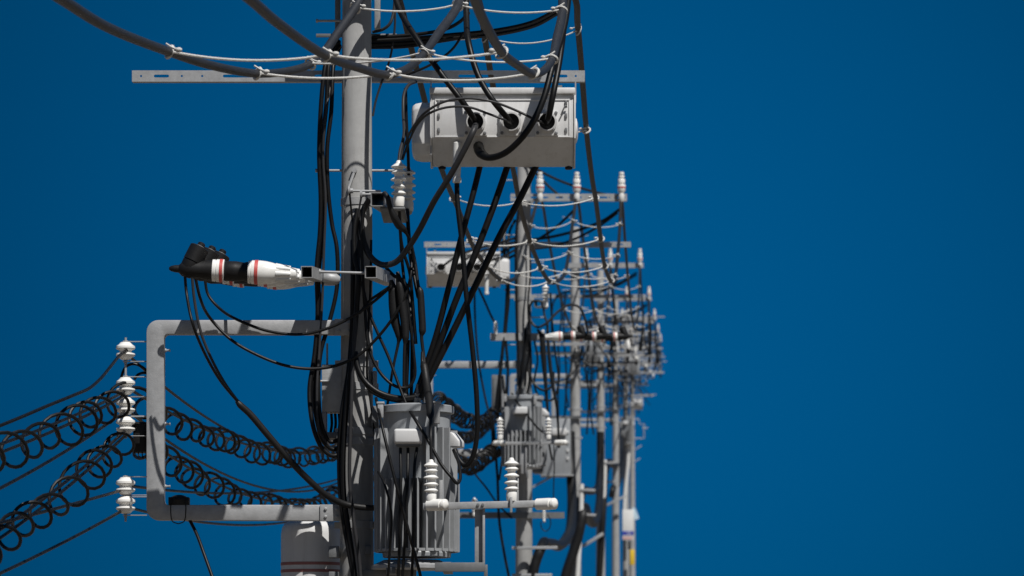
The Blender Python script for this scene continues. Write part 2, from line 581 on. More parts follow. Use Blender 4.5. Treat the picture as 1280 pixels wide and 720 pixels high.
for i in range(len(POLE_D)):
    b = base(POLE_D[i])
    for k, dx in enumerate(PIN_X):
        loc = b + Vector((dx, -.33, 3.28))
        lab = 'red banded white pin insulator, %s on the %s pole' % (('innermost', 'middle', 'outermost')[k], NTH[i])
        if first:
            proto_pin.location = loc; proto_pin['label'] = lab; proto_pin['group'] = 'white pin insulators on the top arms'; first = False
        else:
            dup(proto_pin, loc, lab, 'white pin insulators on the top arms')

# ------------------------------------------------------------------ nearest pole: pole-mounted switch box
def make_switch():
    c = N(630, 204, -.62)           # bottom middle of the front
    t = thing('switch_box', 'large grey white switch box hanging beside the nearest pole', 'switch box', c, 'pole-mounted switch boxes')
    k = (NEAR - .62) / FPX
    def q(px, py, d=0.0):
        return Vector((c.x + (px - 630) * k, c.y + d, c.z + (204 - py) * k))
    x0, x1 = q(540, 0).x, q(717, 0).x
    def sect(x, pts):
        return [Vector((x, c.y + d, c.z + (204 - py) * k)) for d, py in pts]
    body = [(0, 172), (0, 120), (.035, 113), (.62, 113), (.62, 180), (.54, 196), (.24, 203)]
    MB().prism(sect(x0, body), (x1 - x0, 0, 0)).build('body', 'boxpaint', t, bevel=.006)
    # lid lip and end flange
    lid = MB().box(q(537, 0).x, q(719, 0).x, c.y - .03, c.y + .64, q(0, 117.5).z, q(0, 110).z)
    lid.build('lid', 'boxpaint', t, bevel=.008)
    fl = [(-.012, 173), (-.012, 119), (.63, 119), (.63, 182), (.55, 198), (.24, 205)]
    MB().prism(sect(x1 + .002, fl), (.014, 0, 0)).build('end_flange', 'boxpaint', t, bevel=.003)
    MB().prism(sect(x0 - .016, fl), (.014, 0, 0)).build('end_flange', 'boxpaint', t, bevel=.003)
    # domed housing on the left end, small bulge on the right
    cap = [(.06, 178), (.06, 133), (.12, 125), (.52, 125), (.56, 133), (.56, 182), (.50, 191), (.13, 191)]
    mb = MB()
    rings = []
    cy, cz = .31, 158
    for xx, s in ((541 - .4, 1.0), (526, 1.0), (519, .965), (515.5, .90), (514.2, .80)):
        rings.append([Vector((q(xx, 0).x, c.y + cy + (d - cy) * s, c.z + (204 - (cz + (py - cz) * s)) * k)) for d, py in cap])
    n = len(cap)
    fs = []
    for j in range(len(rings) - 1):
        for m_ in range(n):
            fs.append((j * n + m_, j * n + (m_ + 1) % n, (j + 1) * n + (m_ + 1) % n, (j + 1) * n + m_))
    fs += [tuple(range(n)), tuple((len(rings) - 1) * n + m_ for m_ in range(n))]
    mb.add([p for r_ in rings for p in r_], fs).build('end_housing', 'boxpaint', t, bevel=.012, seg=3)
    MB().lathe([(0, .10), (.012, .095), (.022, .06), (.026, .001)], q(719, 156, .3) + Vector((.003, 0, 0)), (1, 0, 0)).build('end_housing', 'boxpaint', t)
    # front access panel with its frame
    pn = MB().box(q(545, 0).x, q(711, 0).x, c.y - .010, c.y + .005, q(0, 171).z, q(0, 125).z)
    pan = pn.build('front_panel', 'boxpaint', t, bevel=.004)
    fr = MB()
    for (ax, bx, ay, by) in ((543.5, 712.5, 124.2, 126), (543.5, 712.5, 170.3, 172), (543.5, 545.2, 126, 170.3), (710.8, 712.5, 126, 170.3)):
        fr.box(q(ax, 0).x, q(bx, 0).x, c.y - .017, c.y + .003, q(0, by).z, q(0, ay).z)
    fr.build('panel_frame', 'boxpaint', t, bevel=.002)
    for px, py in ((548.5, 145), (548.5, 163), (707.5, 145), (707.5, 163), (548.5, 129), (707.5, 129)):
        p = q(px, py)
        MB().box(p.x - .009, p.x + .009, c.y - .024, c.y - .009, p.z - .018, p.z + .018).build('latch', 'galvdark', t, bevel=.003)
    ht = [q(701, 145, -.03), q(704, 138, -.04), q(707, 133, -.04), q(708.5, 135, -.03)]
    MB().tube(ht, .006, 8).build('hook', 'galvdark', t)
    # cable entries
    for px in (594.5, 639, 683.5):
        p = q(px, 153.5)
        pl = MB().box(p.x - .088, p.x + .088, c.y - .045, c.y - .009, p.z - .105, p.z + .085)
        plate = pl.build('entry_plate', 'boxpaint', t, bevel=.004)
        axis = Vector((.0, -1, -.12))
        o = p + Vector((0, -.04, 0))
        MB().lathe([(0, .078), (.03, .078), (.03, .066), (.10, .066), (.102, .07), (.12, .07), (.121, .061), (.06, .060), (.055, .001)], o, axis, n=28, cap=False).build('entry_collar', 'boxpaint', t)
        MB().lathe([(.062, .0595), (.075, .055), (.078, .001)], o, axis, n=20, cap=False).build('entry_seal', 'dark', t)
        for sx in (-1, 1):
            for sz in (-1, .82):
                MB().lathe([(0, .013), (.014, .013), (.016, .009)], p + Vector((sx * .07, -.044, sz * .085)), (0, -1, 0), n=6).build('bolt', 'galvdark', t)
    # operating bushing under the front and the two black feet
    o = q(571.5, 177, .02)
    MB().lathe([(0, .02), (.008, .033), (.10, .034), (.22, .030), (.27, .028), (.275, .034), (.31, .034), (.315, .02)], o, (-.01, 0, -1), n=20).build('bushing', 'plastic', t)
    for px in (552, 711.5):
        p = q(px, 202, .26)
        MB().lathe([(0, .03), (.03, .03), (.034, .022)], p + Vector((0, 0, .01)), (0, 0, -1), n=10).build('foot', 'rubber', t)
    # hanger straps up to the crossarm
    for px, py in ((538.6, 192), (719.6, 127)):
        MB().box(q(px, 0).x - .005, q(px, 0).x + .005, c.y + .05, c.y + .075, q(0, py).z, q(0, 97).z).build('hanger_strap', 'galv', t)
    for px in (560, 700):
        MB().box(q(px, 0).x - .02, q(px, 0).x + .02, c.y + .28, c.y + .34, q(0, 111).z, q(0, 99).z).build('hanger_strap', 'galvdark', t)
    return t
switch = make_switch()
dup(switch, P(578.5, 357, 62.3), 'smaller looking grey white switch box hanging on the second pole', scale=(-1.07, 1, .95))

# ------------------------------------------------------------------ nearest pole: rectangular offset bracket
def make_bracket():
    yD = NEAR - 0.155
    c = P(195, 650, yD)
    t = thing('offset_bracket', 'large grey C shaped steel bracket left of the nearest pole', 'bracket', c, 'C shaped offset brackets')
    def q(px, py):
        p = P(px, py, yD)
        return (p.x, p.z)
    out = [q(437, 400)]
    for k in range(7):
        a = math.pi / 2 + math.pi / 2 * k / 6
        out.append(q(198 + 15 * math.cos(a), 415 - 15 * math.sin(a)))
    for k in range(7):
        a = math.pi + math.pi / 2 * k / 6
        out.append(q(198 + 15 * math.cos(a), 635 - 15 * math.sin(a)))
    out += [q(426, 651), q(426, 631)]
    for k in range(4):
        a = -math.pi / 2 - math.pi / 2 * k / 3
        out.append(q(210 + 5 * math.cos(a), 626 - 5 * math.sin(a)))
    for k in range(4):
        a = math.pi - math.pi / 2 * k / 3
        out.append(q(210 + 5 * math.cos(a), 422.5 - 5 * math.sin(a)))
    out.append(q(437, 418))
    MB().plate(out, [], yD, .11).build('frame_tube', 'galv', t, bevel=.006)
    for px0, px1, py in ((418, 442, 409), (400, 428, 641)):
        mb = MB()
        p0, p1 = P(px0, py - 12, yD - .015), P(px1, py + 12, yD)
        mb.box(p0.x, p1.x, p0.y, p0.y + .013, p1.z + .01, p0.z - .01)
        for sx in (.25, .75):
            for sz in (.3, .7):
                mb.lathe([(0, .013), (.012, .013), (.014, .008)], (p0.x + (p1.x - p0.x) * sx, p0.y + .002, p1.z + (p0.z - p1.z) * sz), (0, -1, 0), n=6)
        mb.build('clamp_plate', 'galv', t, bevel=.002)
    for py in (438, 530, 608):
        a = P(206.5, py, yD + .05); 
        MB().lathe([(0, .016), (.008, .016), (.009, .009), (.03, .008), (.036, .012), (.04, .01)], a, (1, 0, 0), n=10).build('stud', 'galv', t)
    return t
bracket = make_bracket()
b2 = base(63.0)
dup(bracket, bracket.location + (b2 - pb), 'C shaped steel bracket on the second pole, mostly behind black cables')
b3 = base(95.0)

# spool insulators on their clevises
def spool():
    t = thing('spool_insulator', '', 'insulator', (0, 0, 0), 'white spool insulators on the C bracket')
    s = 1 / 160.0
    prof = [(-11, 4), (-10, 6.5), (-8, 8), (-6, 11.2), (-4.5, 12), (-3, 11.5), (-2, 8.5), (-.5, 7.6), (1, 8), (2.2, 11), (3.5, 12), (6, 11.8), (8, 9), (10, 7), (11, 6.4)]
    MB().lathe([(a * s, r_ * s) for a, r_ in prof], (0, 0, 0), n=24).build('porcelain_body', 'porcelain', t)
    mb = MB().cyl((0, 0, -.10), (0, 0, .085), .012, n=10)
    mb.lathe([(0, .022), (.012, .022), (.014, .012)], (0, 0, .07), n=6)
    mb.build('pin', 'galv', t)
    for z in (-.081, .074):
        MB().box(-.02, .165, -.018, .018, z - .003, z + .003).build('clevis', 'galv', t, bevel=.001)
    return t
sp = spool()
SPY = (439, 483, 508, 532, 608, 631)
for k, py in enumerate(SPY):
    lab = ['topmost white spool insulator beside the C bracket', 'second white spool insulator from the top of the stack',
           'third white spool insulator from the top of the stack', 'fourth white spool insulator, beside the black clamp',
           'upper of the two lowest white spool insulators', 'lowest white spool insulator beside the C bracket'][k]
    if k == 0:
        sp.location = N(157, py, -.1); sp['label'] = lab
    else:
        dup(sp, N(157, py, -.1 if k < 4 else -.36), lab)
tag(MB().cyl(N(157, 422, -.1), N(157, 542, -.1), .009, n=8).build('insulator_rod', 'galv'), 'longer thin steel rod through the upper four spool insulators', 'rod')
tag(MB().cyl(N(157, 598, -.36), N(157, 652, -.36), .009, n=8).build('insulator_rod', 'galv'), 'shorter thin steel rod through the two lowest spool insulators', 'rod')

# black clamps on the bracket
def clamp(loc, label):
    t = thing('cable_clamp', label, 'clamp', loc, 'black clamps on the C bracket')
    mb = MB()
    mb.ball(loc, .075, 12, 1, .9, .55)
    mb.box(loc.x - .08, loc.x + .08, loc.y - .06, loc.y + .06, loc.z - .04, loc.z + .02)
    mb.build('body', 'rubber', t, bevel=.004)
    mb = MB()
    for s in (-1, 1):
        mb.tube([loc + Vector((s * .055, -.062, .02)), loc + Vector((s * .058, -.085, -.10)), loc + Vector((s * .045, -.08, -.17)), loc + Vector((0, -.08, -.19))], .0045, 8)
    mb.build('strap', 'rubber', t)
    return t
clamp(N(224, 625, -.1), 'round black clamp straddling the lower rail of the C bracket')
t = thing('cable_clamp', 'square black clamp behind the upright of the C bracket', 'clamp', N(176, 547, .02), 'black clamps on the C bracket')
p = N(176, 547, .02)
MB().box(p.x - .055, p.x + .06, p.y - .07, p.y + .07, p.z - .12, p.z + .12).build('body', 'rubber', t, bevel=.018)
mb = MB()
for k in range(4):
    mb.tube([p + Vector((-.045 + .03 * k, -.05, -.11)), p + Vector((-.04 + .03 * k, -.06, -.14 - .012 * k)), p + Vector((-.03 + .028 * k, -.04, -.15))], .005, 6)
mb.build('strap', 'rubber', t)

# ------------------------------------------------------------------ hollow square tube arms and terminals
STREET = Vector((LAT, 1, SLOPE)).normalized()
def square_tube(name, label, a, length, w, mat='galv', holes=True, cat='steel arm'):
    t = thing(name, label, cat, a, 'hollow square steel arms')
    MB().hollow(a, a + STREET * length, w, .006).build('tube', mat, t, ang=20)
    return t
sa = square_tube('square_beam', 'hollow square steel arm left of the nearest pole behind the white bushing', N(383.5, 340, -1.12), 2.0, .088)
sb = square_tube('square_beam', 'hollow square steel arm right of the nearest pole at the same height', N(463.5, 340, -1.12), 2.0, .09)
for (x0, y0, x1, y1, dy) in ((392, 339.5, 459, 341.5, -.55), (392, 349, 459, 350, .35)):
    mb = MB()
    mb.cyl(N(x0, y0, dy), N(x1, y1, dy), .0105, n=10)
    for x in (x0 + 6, x1 - 4):
        q_ = N(x, y0, dy)
        mb.lathe([(0, .022), (.016, .022)], q_, (1, 0, 0), n=6)
    tag(mb.build('clamping_bolt', 'galv'), 'long steel bolt clamping the two square beams, %s the nearest pole' % ('in front of' if dy < 0 else 'behind'), 'bolt', 'long clamping bolts')
mb = MB()
p = N(404, 347, -.35)
mb.lathe([(0, .03), (.02, .045), (.05, .05), (.10, .045), (.13, .025)], p, (1, .15, -.12), n=12)
mb.cyl(N(408, 347, -.35), N(424, 351, -.3), .018, n=8)
tag(mb.build('beam_fitting', 'galv'), 'small rounded steel fitting on the end of the square arm', 'fitting')

def terminal():
    """white and black cable terminal, axis along +x, head turned up; origin at the middle of the white ring"""
    t = thing('cable_terminal', '', 'cable terminal', (0, 0, 0), 'cable terminals with black heads beside the nearest pole')
    s = (NEAR - 1.35) / FPX
    ax = Vector((1, 0, -.045)).normalized()
    o = Vector((0, 0, 0))
    def along(px):
        return (px - 311) * s
    def L(prof):
        return [(along(a), r_ * s) for a, r_ in prof]
    MB().lathe(L([(210.5, 1.5), (213, 3.4), (218, 4.6), (226, 5.2), (230, 5.4)]), o + Vector((0, 0, -.0)), ax, n=16).build('nose', 'rubber', t)
    MB().lathe(L([(223, 5), (227, 9), (236, 11.5), (248, 11), (258, 12.4), (266, 13.2)]), o, ax, n=24).build('elbow_body', 'rubber', t)
    h = Vector(((233 - 311) * s, 0, .0))
    hd = Vector((17, 3, 34)).normalized()
    MB().lathe([(0, .055), (.045, .072), (.09, .074), (.091, .068), (.098, .068), (.099, .076), (.215, .075), (.222, .066), (.226, .03), (.252, .028), (.260, .018)], h + Vector((0, 0, -.01)), hd, n=24).build('head', 'rubber', t)
    MB().lathe([(.2225, .031), (.2265, .0315), (.230, .0312), (.231, .028)], h + Vector((0, 0, -.01)), hd, n=18, cap=False).build('head_washer', 'galv', t)
    MB().lathe(L([(265, 13.0), (265.5, 13.9), (269, 14.0), (269.4, 13.2), (270.2, 13.2), (270.5, 14.3), (280, 14.4), (280.5, 12)]), o, ax, n=28).build('white_ring', 'porcelain', t)
    MB().lathe(L([(274.4, 14.3), (274.5, 14.75), (278.4, 14.8), (278.5, 14.3)]), o, ax, n=28, cap=False).build('red_band', 'red', t)
    MB().lathe(L([(279, 11), (281, 12.6), (295, 12.8), (305, 11.6), (308, 12.6), (311, 12.4)]), o, ax, n=28).build('middle_body', 'rubber', t)
    MB().lathe(L([(310, 11), (310.5, 14.6), (313, 14.8), (313.4, 14), (314.2, 14), (314.6, 15), (325, 15.2), (333, 14.6), (341, 13), (350, 10.4), (358, 9), (364, 8.2), (371, 7.2), (372, 5)]), o, ax, n=28).build('bushing', 'porcelain', t)
    MB().lathe(L([(318.4, 15.0), (318.5, 15.5), (322.8, 15.6), (322.9, 15.1)]), o, ax, n=28, cap=False).build('red_band', 'red', t)
    mb = MB()
    for ang in (-60, -10, 40, 90, 150, 210):
        a_ = R(ang)
        dv = Vector((0, -math.cos(a_), math.sin(a_)))
        p0 = ax * along(345) + dv * (8.2 * s); p1 = ax * along(364) + dv * (7.6 * s)
        mb.cyl(p0, p1, 4.6 * s, 2.4 * s, n=10)
    mb.build('gland', 'plastic', t)
    return t
tm = terminal()
TL = ['cable terminal with black head and red banded white bushing, nearest of the three',
      'middle cable terminal, its black head just behind the nearest one',
      'rear cable terminal, its black head third in the row']
for k in range(3):
    loc = P(311, 340, NEAR - 1.16) + STREET * (.68 * k)
    if k == 0:
        tm.location = loc; tm['label'] = TL[0]
    else:
        dup(tm, loc, TL[k])
for k in range(3):
    dup(tm, P(703 + 26.5 * k, 420.5 + .6 * k, 61.9 + .6 * k), 'black headed cable terminal on the second pole, %s of three' % ('nearest the pole', 'middle', 'outermost')[k],
        'cable terminals with black heads on the second pole', scale=(-.76, .9, .88))

# ------------------------------------------------------------------ post insulators
def post_insulator():
    t = thing('post_insulator', '', 'insulator', (0, 0, 0), 'white ribbed post insulators')
    s = 1 / 162.0
    prof = [(0, 6.4), (3, 7), (11, 7.2), (13, 6.0)]
    for y, r_ in ((16, 9.4), (24, 9.8), (33, 10.2), (42, 9.2), (49, 9.8)):
        prof += [(y - 2.2, 5.6), (y - 1.2, r_ - .6), (y, r_), (y + .8, r_ - .7), (y + 3.6, 5.4)]
    prof += [(53.2, 4), (56, 3), (57, 2)]
    MB().lathe([(a * s, r_ * s) for a, r_ in prof], (0, 0, 0), n=28).build('porcelain_body', 'porcelain', t)
    MB().lathe([(-.03, .018), (-.02, .03), (.0, .036), (.004, .036)], (0, 0, 0), n=16).build('metal_foot', 'galv', t)
    return t
po = post_insulator()
po.location = N(498.5, 258, -.62); po['label'] = 'white ribbed post insulator right of the nearest pole, in front of its twin'
dup(po, N(510, 264, .3), 'shaded ribbed post insulator half hidden behind the one beside the nearest pole')
square_tube('square_beam', 'short hollow square steel arm under the post insulators right of the nearest pole', N(472, 249, -.72), 1.3, .105)
for (x0, y0, x1, y1, dy) in ((437, 238.5, 476, 239, -.2), (452, 243, 476, 243, -.24)):
    mb = MB()
    mb.cyl(N(x0, y0, dy), N(x1, y1, dy), .009, n=10)
    mb.lathe([(0, .034), (.014, .036), (.02, .02), (.04, .02)], N(x0 - 2, y0, dy), (1, 0, 0), n=12)
    tag(mb.build('stay_bolt', 'galv'), '%s steel bolt with washers on the front of the nearest pole beside the post insulators' % ('longer' if x0 < 440 else 'shorter'), 'bolt', 'washered bolts on the nearest pole')
mb = MB().cyl(N(443, 214, -.13), N(436, 234, -.16), .012, n=8)
mb.lathe([(0, .022), (.02, .022)], N(443, 213, -.125), (0, -1, 0), n=6)
tag(mb.build('angled_bolt', 'galv'), 'slanted steel bolt on the front of the nearest pole above the washers', 'bolt')
p = N(490, 261, -.6)
tag(MB().box(p.x - .09, p.x + .10, p.y - .06, p.y + .75, p.z - .012, p.z + .006).build('support_plate', 'galvdark', bevel=.003), 'flat dark steel plate carrying the two post insulators', 'bracket')

# ------------------------------------------------------------------ transformer
def make_transformer():
    D = NEAR - .32
    k = D / FPX
    c = P(521, 700, D)
    t = thing('transformer', 'grey finned pole transformer with white terminal cover on the nearest pole', 'transformer', c, 'finned pole transformers')
    def z(py):
        return (700 - py) * k
    MB().lathe([(z(697), .262), (z(692), .266), (z(690), .258), (z(688), .258), (z(687), .14), (z(607), .14), (z(600), .262), (z(516), .262), (z(515), .25)], c, n=56).build('tank', 'tank', t)
    MB().lathe([(z(517.5), .275), (z(517), .288), (z(509), .288), (z(508), .282), (z(506), .2), (z(505), .001)], c, n=56).build('lid', 'tank', t)
    fins = MB()
    front = []
    th = -171
    for deg in range(-180, 180, 12):
        a = R(deg + 3)
        d = deg + 3
        if -46 <= d <= 12 or 62 <= d <= 100:
            top = 600
        else:
            top = 537
        if 12 < d < 18:
            top = 537
        dv = Vector((math.sin(a), -math.cos(a), 0))
        sv = Vector((math.cos(a), math.sin(a), 0))
        p0, p1 = c + dv * .13, c + dv * .332
        z0, z1 = z(690), z(top)
        w = .0078
        vs = []
        for zz, cut in ((z0, 0), (z1, 0)):
            for p_, w_ in ((p0, w * .7), (p1 - dv * .003, w), (p1, w * .85)):
                vs.append(p_ - sv * w_ + Vector((0, 0, zz)))
            for p_, w_ in ((p1, w * .85), (p1 - dv * .003, w), (p0, w * .7)):
                vs.append(p_ + sv * w_ + Vector((0, 0, zz)))
        fins.add(vs, [(0, 1, 2, 3, 4, 5), (11, 10, 9, 8, 7, 6)] + [(j, (j + 1) % 6, 6 + (j + 1) % 6, 6 + j) for j in range(6)])
    fins.build('cooling_fins', 'fin', t, ang=25)
    # tie rail along the fin bottoms
    MB().lathe([(z(690.5), .30), (z(690.5), .322), (z(687), .322), (z(687), .30)], c, n=48, cap=False).build('fin_rail', 'fin', t)
    # terminal covers
    q0 = c + Vector(((511.5 - 521) * k, -.34, z(550)))
    poly = []
    mb = MB()
    hw, hz = 17.3 * k, 9.3 * k
    mb.box(q0.x - hw, q0.x + hw, q0.y - .08, q0.y + .12, q0.z - hz, q0.z + hz)
    cov = mb.build('terminal_cover', 'boxpaint', t, bevel=.022, seg=4)
    MB().box(q0.x - hw * .84, q0.x + hw * .84, q0.y - .055, q0.y + .09, q0.z - hz - .012, q0.z - hz + .004).build('seal_strip', 'galvdark', cov)
    a = R(74)
    dv = Vector((math.sin(a), -math.cos(a), 0)); sv = Vector((math.cos(a), math.sin(a), 0))
    q1 = c + dv * .28 + Vector((0, 0, z(556)))
    pl = [q1 + Vector((0, 0, -.03)), q1 + Vector((0, 0, .09)), q1 + dv * .03 + Vector((0, 0, .085)), q1 + dv * .085 + Vector((0, 0, .02)), q1 + dv * .085 + Vector((0, 0, -.03))]
    MB().prism([p_ - sv * .07 for p_ in pl], sv * .14).build('terminal_cover', 'boxpaint', t, bevel=.012, seg=3)
    # lid clamps, lug, bushings
    for px, dy, zz in ((477, -.20, 525), (547, -.25, 533)):
        x = c.x + (px - 521) * k
        mb = MB().box(x - .022, x + .022, c.y + dy - .055, c.y + dy + .02, z(zz) + c.z, z(507) + c.z)
        mb.box(x - .03, x + .03, c.y + dy - .06, c.y + dy + .05, z(508) + c.z, z(505.5) + c.z)
        mb.build('lid_clamp', 'galv', t, bevel=.003)
    for px, dy in ((505, -.02), (522, -.06), (536, .0)):
        o = c + Vector(((px - 521) * k, dy, z(507)))
        MB().lathe([(0, .035), (.02, .035), (.022, .024), (.05, .03), (.06, .022), (.085, .026), (.09, .014), (.16, .012)], o, n=16).build('lid_bushing', 'galvdark', t)
    return t
trans = make_transformer()
dup(trans, P(655, 587, 62.3), 'finned grey transformer in front of the second pole', scale=(1.12, 1, 1.0))
# its platform
D_ = NEAR - .32
c = P(521, 700, D_); k_ = D_ / FPX
t = thing('transformer_platform', 'grey steel platform under the nearest transformer', 'platform', c)
def q3(px, py, d=0):
    return Vector((c.x + (px - 521) * k_, c.y + d, c.z + (700 - py) * k_))
MB().lathe([(-.075, .29), (-.07, .31), (-.045, .31), (-.04, .30), (-.002, .22)], c + Vector((-.04, 0, 0.0)), n=48).build('base_plate', 'galv', t)
MB().box(q3(546, 0).x, q3(607, 0).x, c.y - .75, c.y - .69, q3(0, 719).z, q3(0, 708).z).build('side_rail', 'galvdark', t, bevel=.003)
MB().beam(q3(560, 712, .2), q3(560, 712, -.70), .07, .06).build('cross_rail', 'galvdark', t, bevel=.003)
MB().beam(q3(490, 715, .3), q3(490, 715, -.3), .07, .05).beam(q3(451, 716, .1), q3(520, 716, .1), .07, .05).build('cross_rail', 'galvdark', t, bevel=.003)
MB().beam(q3(497, 716, .1), q3(455, 760, .2), .05, .05).build('diagonal_strut', 'galvdark', t)

# ------------------------------------------------------------------ fuse bracket in front
D_ = NEAR - .95
c = P(600, 712, D_); k_ = D_ / FPX
t = thing('insulator_stand', 'T shaped steel stand with end knobs in front of the nearest transformer', 'stand', c, 'T shaped insulator stands')
def q4(px, py, d=0):
    return Vector((c.x + (px - 600) * k_, c.y + d, c.z + (712 - py) * k_))
# channel post: front web lit, open on the left
mb = MB()
mb.box(q4(603.2, 0).x, q4(606.2, 0).x, c.y - .03, c.y + .03, q4(0, 712).z, q4(0, 636).z)
mb.box(q4(593.5, 0).x, q4(603.2, 0).x, c.y + .018, c.y + .028, q4(0, 712).z, q4(0, 636).z)
mb.build('post', 'galv', t, bevel=.0015)
MB().box(q4(605, 0).x, q4(609.5, 0).x, c.y - .05, c.y + .05, q4(0, 724).z, q4(0, 706).z).build('post_clamp', 'galvdark', t, bevel=.003)
bar = MB().beam(q4(529, 633.5, -.035), q4(688, 629.8, -.035), .05, .052)
br = bar.build('bar', 'galv', t, bevel=.004)
for px in (597.5, 603.5):
    MB().lathe([(0, .012), (.012, .012), (.013, .007)], q4(px, 631.5, -.06), (0, -1, 0), n=6).build('bolt', 'galvdark', t)
for px, py in ((537, 632), (673, 630.8)):
    o = q4(px, py, -.05)
    axk = Vector((.86, -.5, 0.0)).normalized()
    kn = MB().lathe([(-.02, .02), (-.01, .044), (.0, .044), (.09, .046), (.105, .045), (.106, .037), (.12, .037), (.121, .044), (.142, .044), (.15, .039), (.165, .001)], o, axk, n=26).build('end_knob', 'porcelain', t)
MB().box(q4(637.5, 0).x, q4(640.5, 0).x, c.y - .09, c.y + .03, q4(0, 641).z, q4(0, 622).z).build('bar_clamp', 'galv', t, bevel=.002)
for px in (551, 646):
    MB().box(q4(px - 1.8, 0).x, q4(px + 2.4, 0).x, c.y + .0, c.y + .012, q4(0, 628).z, q4(0, 598 if px > 600 else 600).z).build('upright_tab', 'galv', t, bevel=.002)
stand = t
dup(po, q4(539, 629, -.05), 'white ribbed post insulator on the left end of the T shaped stand', scale=.93)
dup(po, q4(639.5, 626.5, -.035), 'white ribbed post insulator on the right end of the T shaped stand', scale=.93)
# second pole: same stand and its insulators, seen above the near one
st2 = dup(stand, P(655, 592, 61.6), 'thin insulator stand in front of the second pole transformer', scale=(1.18, 1, 1))
dup(po, P(625, 549, 61.6), 'small white post insulator on the left of the second stand', scale=1.0)
dup(po, P(685.5, 549, 61.6), 'small white post insulator on the right of the second stand', scale=1.0)

# ------------------------------------------------------------------ rounded cabinet, terminal box, other boxes
c = N(389, 800, .30)
t = thing('canister', 'rounded grey canister with two red stripes low beside the nearest pole', 'canister', c)
def zc(py): return (800 - py) * (NEAR + .30) / FPX
MB().lathe([(0, .22), (.01, .24), (zc(668), .238), (zc(660), .230), (zc(655), .212), (zc(652), .18), (zc(650.5), .10), (zc(650), .001)], c, n=44).build('body', 'boxpaint', t)
for py in (705, 714):
    MB().lathe([(zc(py + 2.2), .2395), (zc(py + 2), .2412), (zc(py - 1.4), .2412), (zc(py - 1.6), .2395)], c, n=44, cap=False).build('red_stripe', 'fadedred', t)
for py in (690, 722):
    p = N(416, py, -.12)
    MB().box(p.x - .03, p.x + .05, p.y - .05, p.y + .12, p.z - .045, p.z + .045).build('mount_lug', 'galvdark', t, bevel=.006)
    p = N(460, py - 2, -.1)
    MB().box(p.x - .02, p.x + .03, p.y - .08, p.y + .05, p.z - .035, p.z + .035).build('mount_lug', 'galvdark', t, bevel=.006)

p = N(417, 540, .05)
t = thing('terminal_box', 'slim grey box with open bottom on the left side of the nearest pole', 'box', p)
x0, x1 = N(403, 0, .05).x, N(430, 0, .05).x
def zb(py): return N(0, py, .05).z
mb = MB()
mb.box(x0, x1, p.y - .10, p.y + .10, zb(516), zb(457))
mb.box(x0, x0 + .035, p.y - .10, p.y + .10, zb(541), zb(516) - .0005)
mb.box(x1 - .02, x1, p.y - .10, p.y + .10, zb(541), zb(516) - .0005)
mb.build('housing', 'galv', t, bevel=.004)
MB().box(x0 - .05, x1 + .01, p.y - .12, p.y + .10, zb(549), zb(541.5)).build('base_rail', 'galvdark', t, bevel=.003)
mb = MB()
for d in (0.07, .10, .13):
    mb.tube([(x0 + d, p.y, zb(517)), (x0 + d + .004, p.y, zb(530)), (x0 + d - .006, p.y, zb(541))], .011, 8)
mb.build('terminal_stud', 'rubber', t)
MB().cyl((x0 - .09, p.y - .11, zb(478)), (x0 + .06, p.y - .11, zb(478)), .009, n=8).build('side_pin', 'galv', t)
MB().cyl((x0 + .04, p.y - .05, zb(457)), (x0 + .04, p.y - .05, zb(430)), .008, n=8).build('top_pin', 'galv', t)

# steel hardware near the top of the nearest pole
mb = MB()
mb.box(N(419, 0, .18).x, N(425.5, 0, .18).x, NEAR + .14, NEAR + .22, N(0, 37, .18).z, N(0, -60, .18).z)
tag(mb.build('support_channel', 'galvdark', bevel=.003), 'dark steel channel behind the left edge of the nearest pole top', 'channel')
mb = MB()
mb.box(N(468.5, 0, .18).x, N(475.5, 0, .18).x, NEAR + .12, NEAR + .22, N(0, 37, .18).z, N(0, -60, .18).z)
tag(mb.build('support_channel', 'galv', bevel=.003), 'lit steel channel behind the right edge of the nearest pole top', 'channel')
mb = MB().box(N(395, 0, .12).x, N(496, 0, .12).x, NEAR + .125, NEAR + .15, N(0, 42.5).z, N(0, 38.5).z)
tag(mb.build('flat_bar', 'galvdark', bevel=.002), 'thin dark flat bar behind the nearest pole near the picture top', 'bar')
p = N(466.5, 480, -.05)
mb = MB().box(p.x, p.x + .03, p.y - .05, p.y + .05, N(0, 492).z, N(0, 465).z)
tag(mb.build('edge_bracket', 'galv', bevel=.003), 'small pale steel bracket on the right edge of the nearest pole', 'bracket')
mb = MB().box(N(466, 0).x, N(474, 0).x, NEAR - .2, NEAR - .05, N(0, 536).z, N(0, 510).z)
tag(mb.build('hanger_plate', 'galvdark', bevel=.003), 'dark steel hanger plate between the nearest pole and its transformer', 'bracket')

